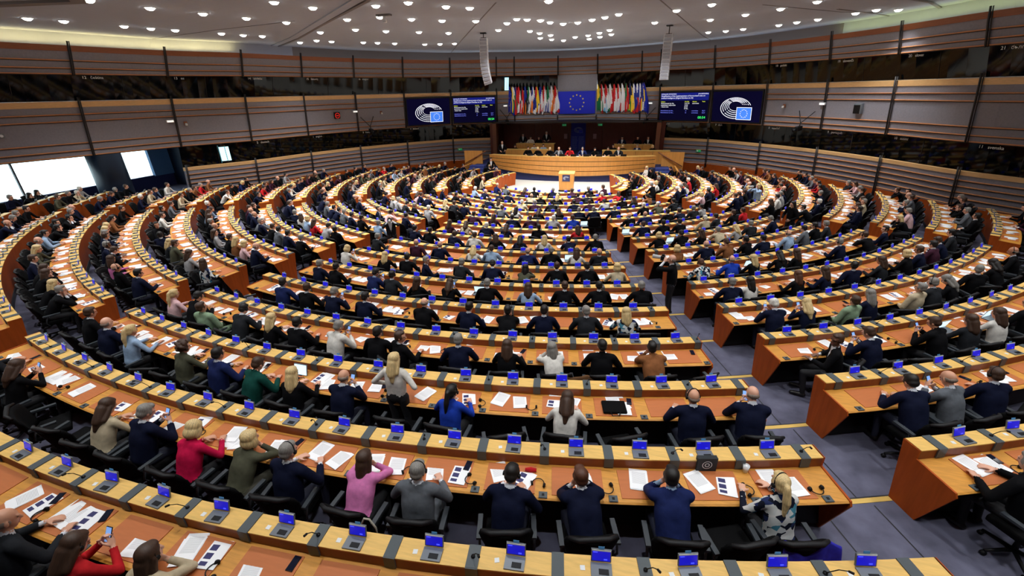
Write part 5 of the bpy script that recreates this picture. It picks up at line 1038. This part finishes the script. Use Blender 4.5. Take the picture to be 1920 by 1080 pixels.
# presidency
PRES = [(3.01, -5.15, 'K', 'k'), (2.25, -5.1, 'K', 'y'), (1.3, -5.05, 'K', 'Y'), (.62, -5.02, 'G', 'b'), (-.22, -5, 'R', 'n'), (-1.15, -5, 'J', 'g'), (-2.06, -5, 'K', 'K'), (-3.0, -5.1, 'K', 'k'), (-3.75, -5.2, 'D', 'b')]
for k, (x, y, c, h) in enumerate(PRES):
    rz = face_to((x, y), (PX, 16)); stp = 'c' if k % 3 else 'a'
    person('a', c, h, Vector((x, y - .12, .98)), rz, '%s with %s in %s seated at the presidency desk, %s from left' % ('woman' if h.isupper() or h == 'y' else 'man', HW[h.lower()], CW[c], ordn(k)), 'presidency members', rg_, None, 0)
    t = thing('office_chair', 'black chair at the presidency desk, %s from left' % ordn(k), 'chair', (x, y - .14, .96), rz, 'presidency chairs'); obj('backrest', m_back, t, (0, -.2, 0)); obj('seat', m_seat, t); obj('star_base', m_base, t)
    t = thing('desk_monitor', 'low dark monitor seen from behind on the presidency desk, %s from left' % ordn(k), 'monitor', (x - .35, y + .75, 1.74), rz + .1, 'presidency monitors'); mb = MB(); mb.box((0, 0, .08), (.42, .03, .16)); mb.box((0, -.03, .01), (.2, .12, .02)); obj('monitor_case', mb.mesh('monitor_case', blackm) if k == 0 else pmon, t); pmon = bpy.data.meshes['monitor_case']
    if k % 2: tag(obj('paper_stack', m_stack, None, (x + .3, y + .7, 1.735), rz), 'white papers on the presidency desk beside the %s seat' % ordn(k), 'paper', 'presidency papers')
for k, (x, y, z, c, h) in enumerate([(2.96, -7.35, .94, 'W', 'n'), (2.2, -7.3, .94, 'b', 'k'), (4.55, -7.3, .94, 'K', 'K'), (-3.29, -7.3, .94, 'K', 'k'), (-4.0, -7.3, .94, 'K', 'y'), (-5.08, -7.3, .94, 'J', 'g'), (-6.2, -6.9 - .4, .94, 'K', 'y'), (3.6, -9.0, 1.37, 'W', 'k'), (2.9, -9.0, 1.37, 'K', 'k'), (-3.9, -9.0, 1.37, 'N', 'k'), (-5.1, -9.0, 1.37, 'K', 'k'), (-5.9, -9.0, 1.37, 'K', 'n')]):
    rz = face_to((x, y), (PX, 16)); person('a', c, h, Vector((x, y, z)), rz, 'staff member with %s in %s behind the presidency, %s from left, %s row' % (HW[h.lower()], CW[c], ordn(k % 7), 'raised' if z > 1 else 'lower'), 'podium staff', rg_, None, 0)
    t = thing('office_chair', 'black chair of podium staff, %s, %s row' % (ordn(k % 7), 'raised' if z > 1 else 'lower'), 'chair', (x, y, z), rz, 'staff chairs'); obj('backrest', m_back, t, (0, -.2, 0)); obj('seat', m_seat, t)
# ---------------------------------------------------------------- things singled out near the camera
def at(i, ph, dr, dz=.757): r, z = RF(i); return pol(r + dr, ph, z + dz)
t = thing('laptop_bag', 'black zipped laptop sleeve with handles lying on the third row', 'bag', at(2, 10.9, .25), rzf(10.9)); mb = MB(); mb.box((0, 0, .02), (.36, .27, .04)); obj('sleeve', bev(mb.mesh('sleeve', blackf), .018), t); mb = MB(); mb.tube([(-.07, -.13, .03), (-.05, -.2, .02), (.05, -.2, .02), (.07, -.13, .03)], .009, 6); obj('handle', mb.mesh('handle', blackm), t)
t = thing('paper_cup', 'white paper cup on the second row beside the floral blouse woman', 'cup', at(1, 14.1, .02), 0); mb = MB(); mb.tube([(0, 0, 0), (0, 0, .1)], [.028, .04], 14); obj('cup', mb.mesh('cup', whitem), t)
t = thing('gift_bag', 'small dark bag with round white seal on the second row', 'bag', at(1, 13.0, -.02), rzf(13)); mb = MB(); mb.box((0, 0, .1), (.24, .06, .2)); obj('bag_body', mb.mesh('bag_body', mat('bag_dark', (28, 34, 38), .7)), t)
mb = MB(); 
for a, b_ in ((.06, .052), (.03, .02)):
    for k in range(24): q0, q1 = 2 * PI * k / 24, 2 * PI * (k + 1) / 24; mb.add([(c_ * math.cos(q_), -.032, .1 + c_ * math.sin(q_)) for q_, c_ in ((q0, a), (q1, a), (q1, b_), (q0, b_))], [(0, 1, 2, 3)])
obj('seal', mb.mesh('seal', whitem), t)
t = thing('tablet_computer', 'white tablet standing on the third row by the bald man with phone', 'tablet', at(2, -2.4, .12), rzf(-2.4)); mb = MB(); mb.box((0, 0, .1), (.27, .012, .2), rot=Matrix.Rotation(R_(-15), 3, 'X')); mb.box((0, -.012, .1), (.25, .004, .18), 1, rot=Matrix.Rotation(R_(-15), 3, 'X')); obj('tablet_case', mb.mesh('tablet_case', [greym, palescr]), t)
for k, (i, ph, lab) in enumerate(((5, 2.5, 'sixth row'), (7, 10.3, 'eighth row'), (8, 26, 'ninth row'), (3, 33.5, 'fourth row'), (4, 35.8, 'fifth row'), (6, 28.5, 'seventh row'), (9, 21.5, 'tenth row'), (11, 9, 'twelfth row'), (11, -3, 'twelfth row, nearer the middle'), (10, 15, 'eleventh row'), (3, 29.8, 'fourth row beside the right aisle block'))):
    t = thing('laptop_computer', 'open laptop with pale screen on the ' + lab, 'laptop', at(i, ph, .2), rzf(ph), 'open laptops'); obj('keyboard', m_lap, t, (0, -.08, 0)); obj('lid', m_laps, t, (0, .03, .01), rot=(R_(-18), 0, PI))
def coat(nm, i, ph, dr, M, lab, w_=.56):
    r, z = RF(i); t = thing(nm, lab, 'coat', pol(r + dr, ph, z), rzf(ph)); vs = []; n = 14
    for j in range(9):
        for k in range(n):
            u = k / (n - 1); v = j / 8; fold = .02 * math.sin(u * 17 + v * 2); d = -1 if v < .5 else 1; h_ = .98 - abs(v - .45) * (1.0 if v > .45 else 1.1)
            vs.append(((u - .5) * w_ * (1 + .25 * abs(v - .45)), (v - .45) * .22 + fold, h_ + .03 * math.cos(u * 9)))
    me = bpy.data.meshes.new('coat'); me.from_pydata(vs, [], [(j * n + k, j * n + k + 1, j * n + n + k + 1, j * n + n + k) for j in range(8) for k in range(n - 1)]); me.materials.append(M)
    o = obj('draped_cloth', me, t); so = o.modifiers.new('s', 'SOLIDIFY'); so.thickness = .015; ss = o.modifiers.new('u', 'SUBSURF'); ss.levels = ss.render_levels = 1
    for p_ in me.polygons: p_.use_smooth = True
coat('jacket_on_chair', 1, 14.4, 1.06, mat('cloth_violet_blue', (52, 50, 170), .8, kind='cloth', scale=18), 'violet blue jacket draped over the chair behind the floral blouse woman')
coat('jacket_on_chair', 3, 9.7, 1.05, mat('cloth_rust', (98, 70, 46), .8, kind='cloth', scale=18), 'brown jacket draped over a chair in the fourth row')
t = thing('tote_bag', 'grey canvas tote bag with long handles hanging on a chair behind the pink blouse', 'bag', at(1, 4.2, 1.1, .3), rzf(4.2)); mb = MB(); mb.box((0, 0, .13), (.3, .1, .28), taper=.9); obj('bag_body', bev(mb.mesh('bag_body', mat('canvas_grey', (130, 128, 112), .8)), .02), t); mb = MB(); mb.tube([(-.09, .0, .26), (-.085, 0, .5), (-.03, 0, .62), (.03, 0, .62), (.085, 0, .5), (.09, 0, .26)], .012, 6); obj('handle', mb.mesh('handle', mat('canvas_pale', (170, 166, 150), .8)), t)
t = thing('eyeglass_case', 'red oval case on the second row beside a blue lanyard', 'case', at(1, 8.0, .1), rzf(8)); mb = MB(); mb.tube([(-.07, 0, .02), (0, 0, .024), (.07, 0, .02)], [.02, .032, .02], 10); obj('shell', mb.mesh('shell', CM['R']), t)
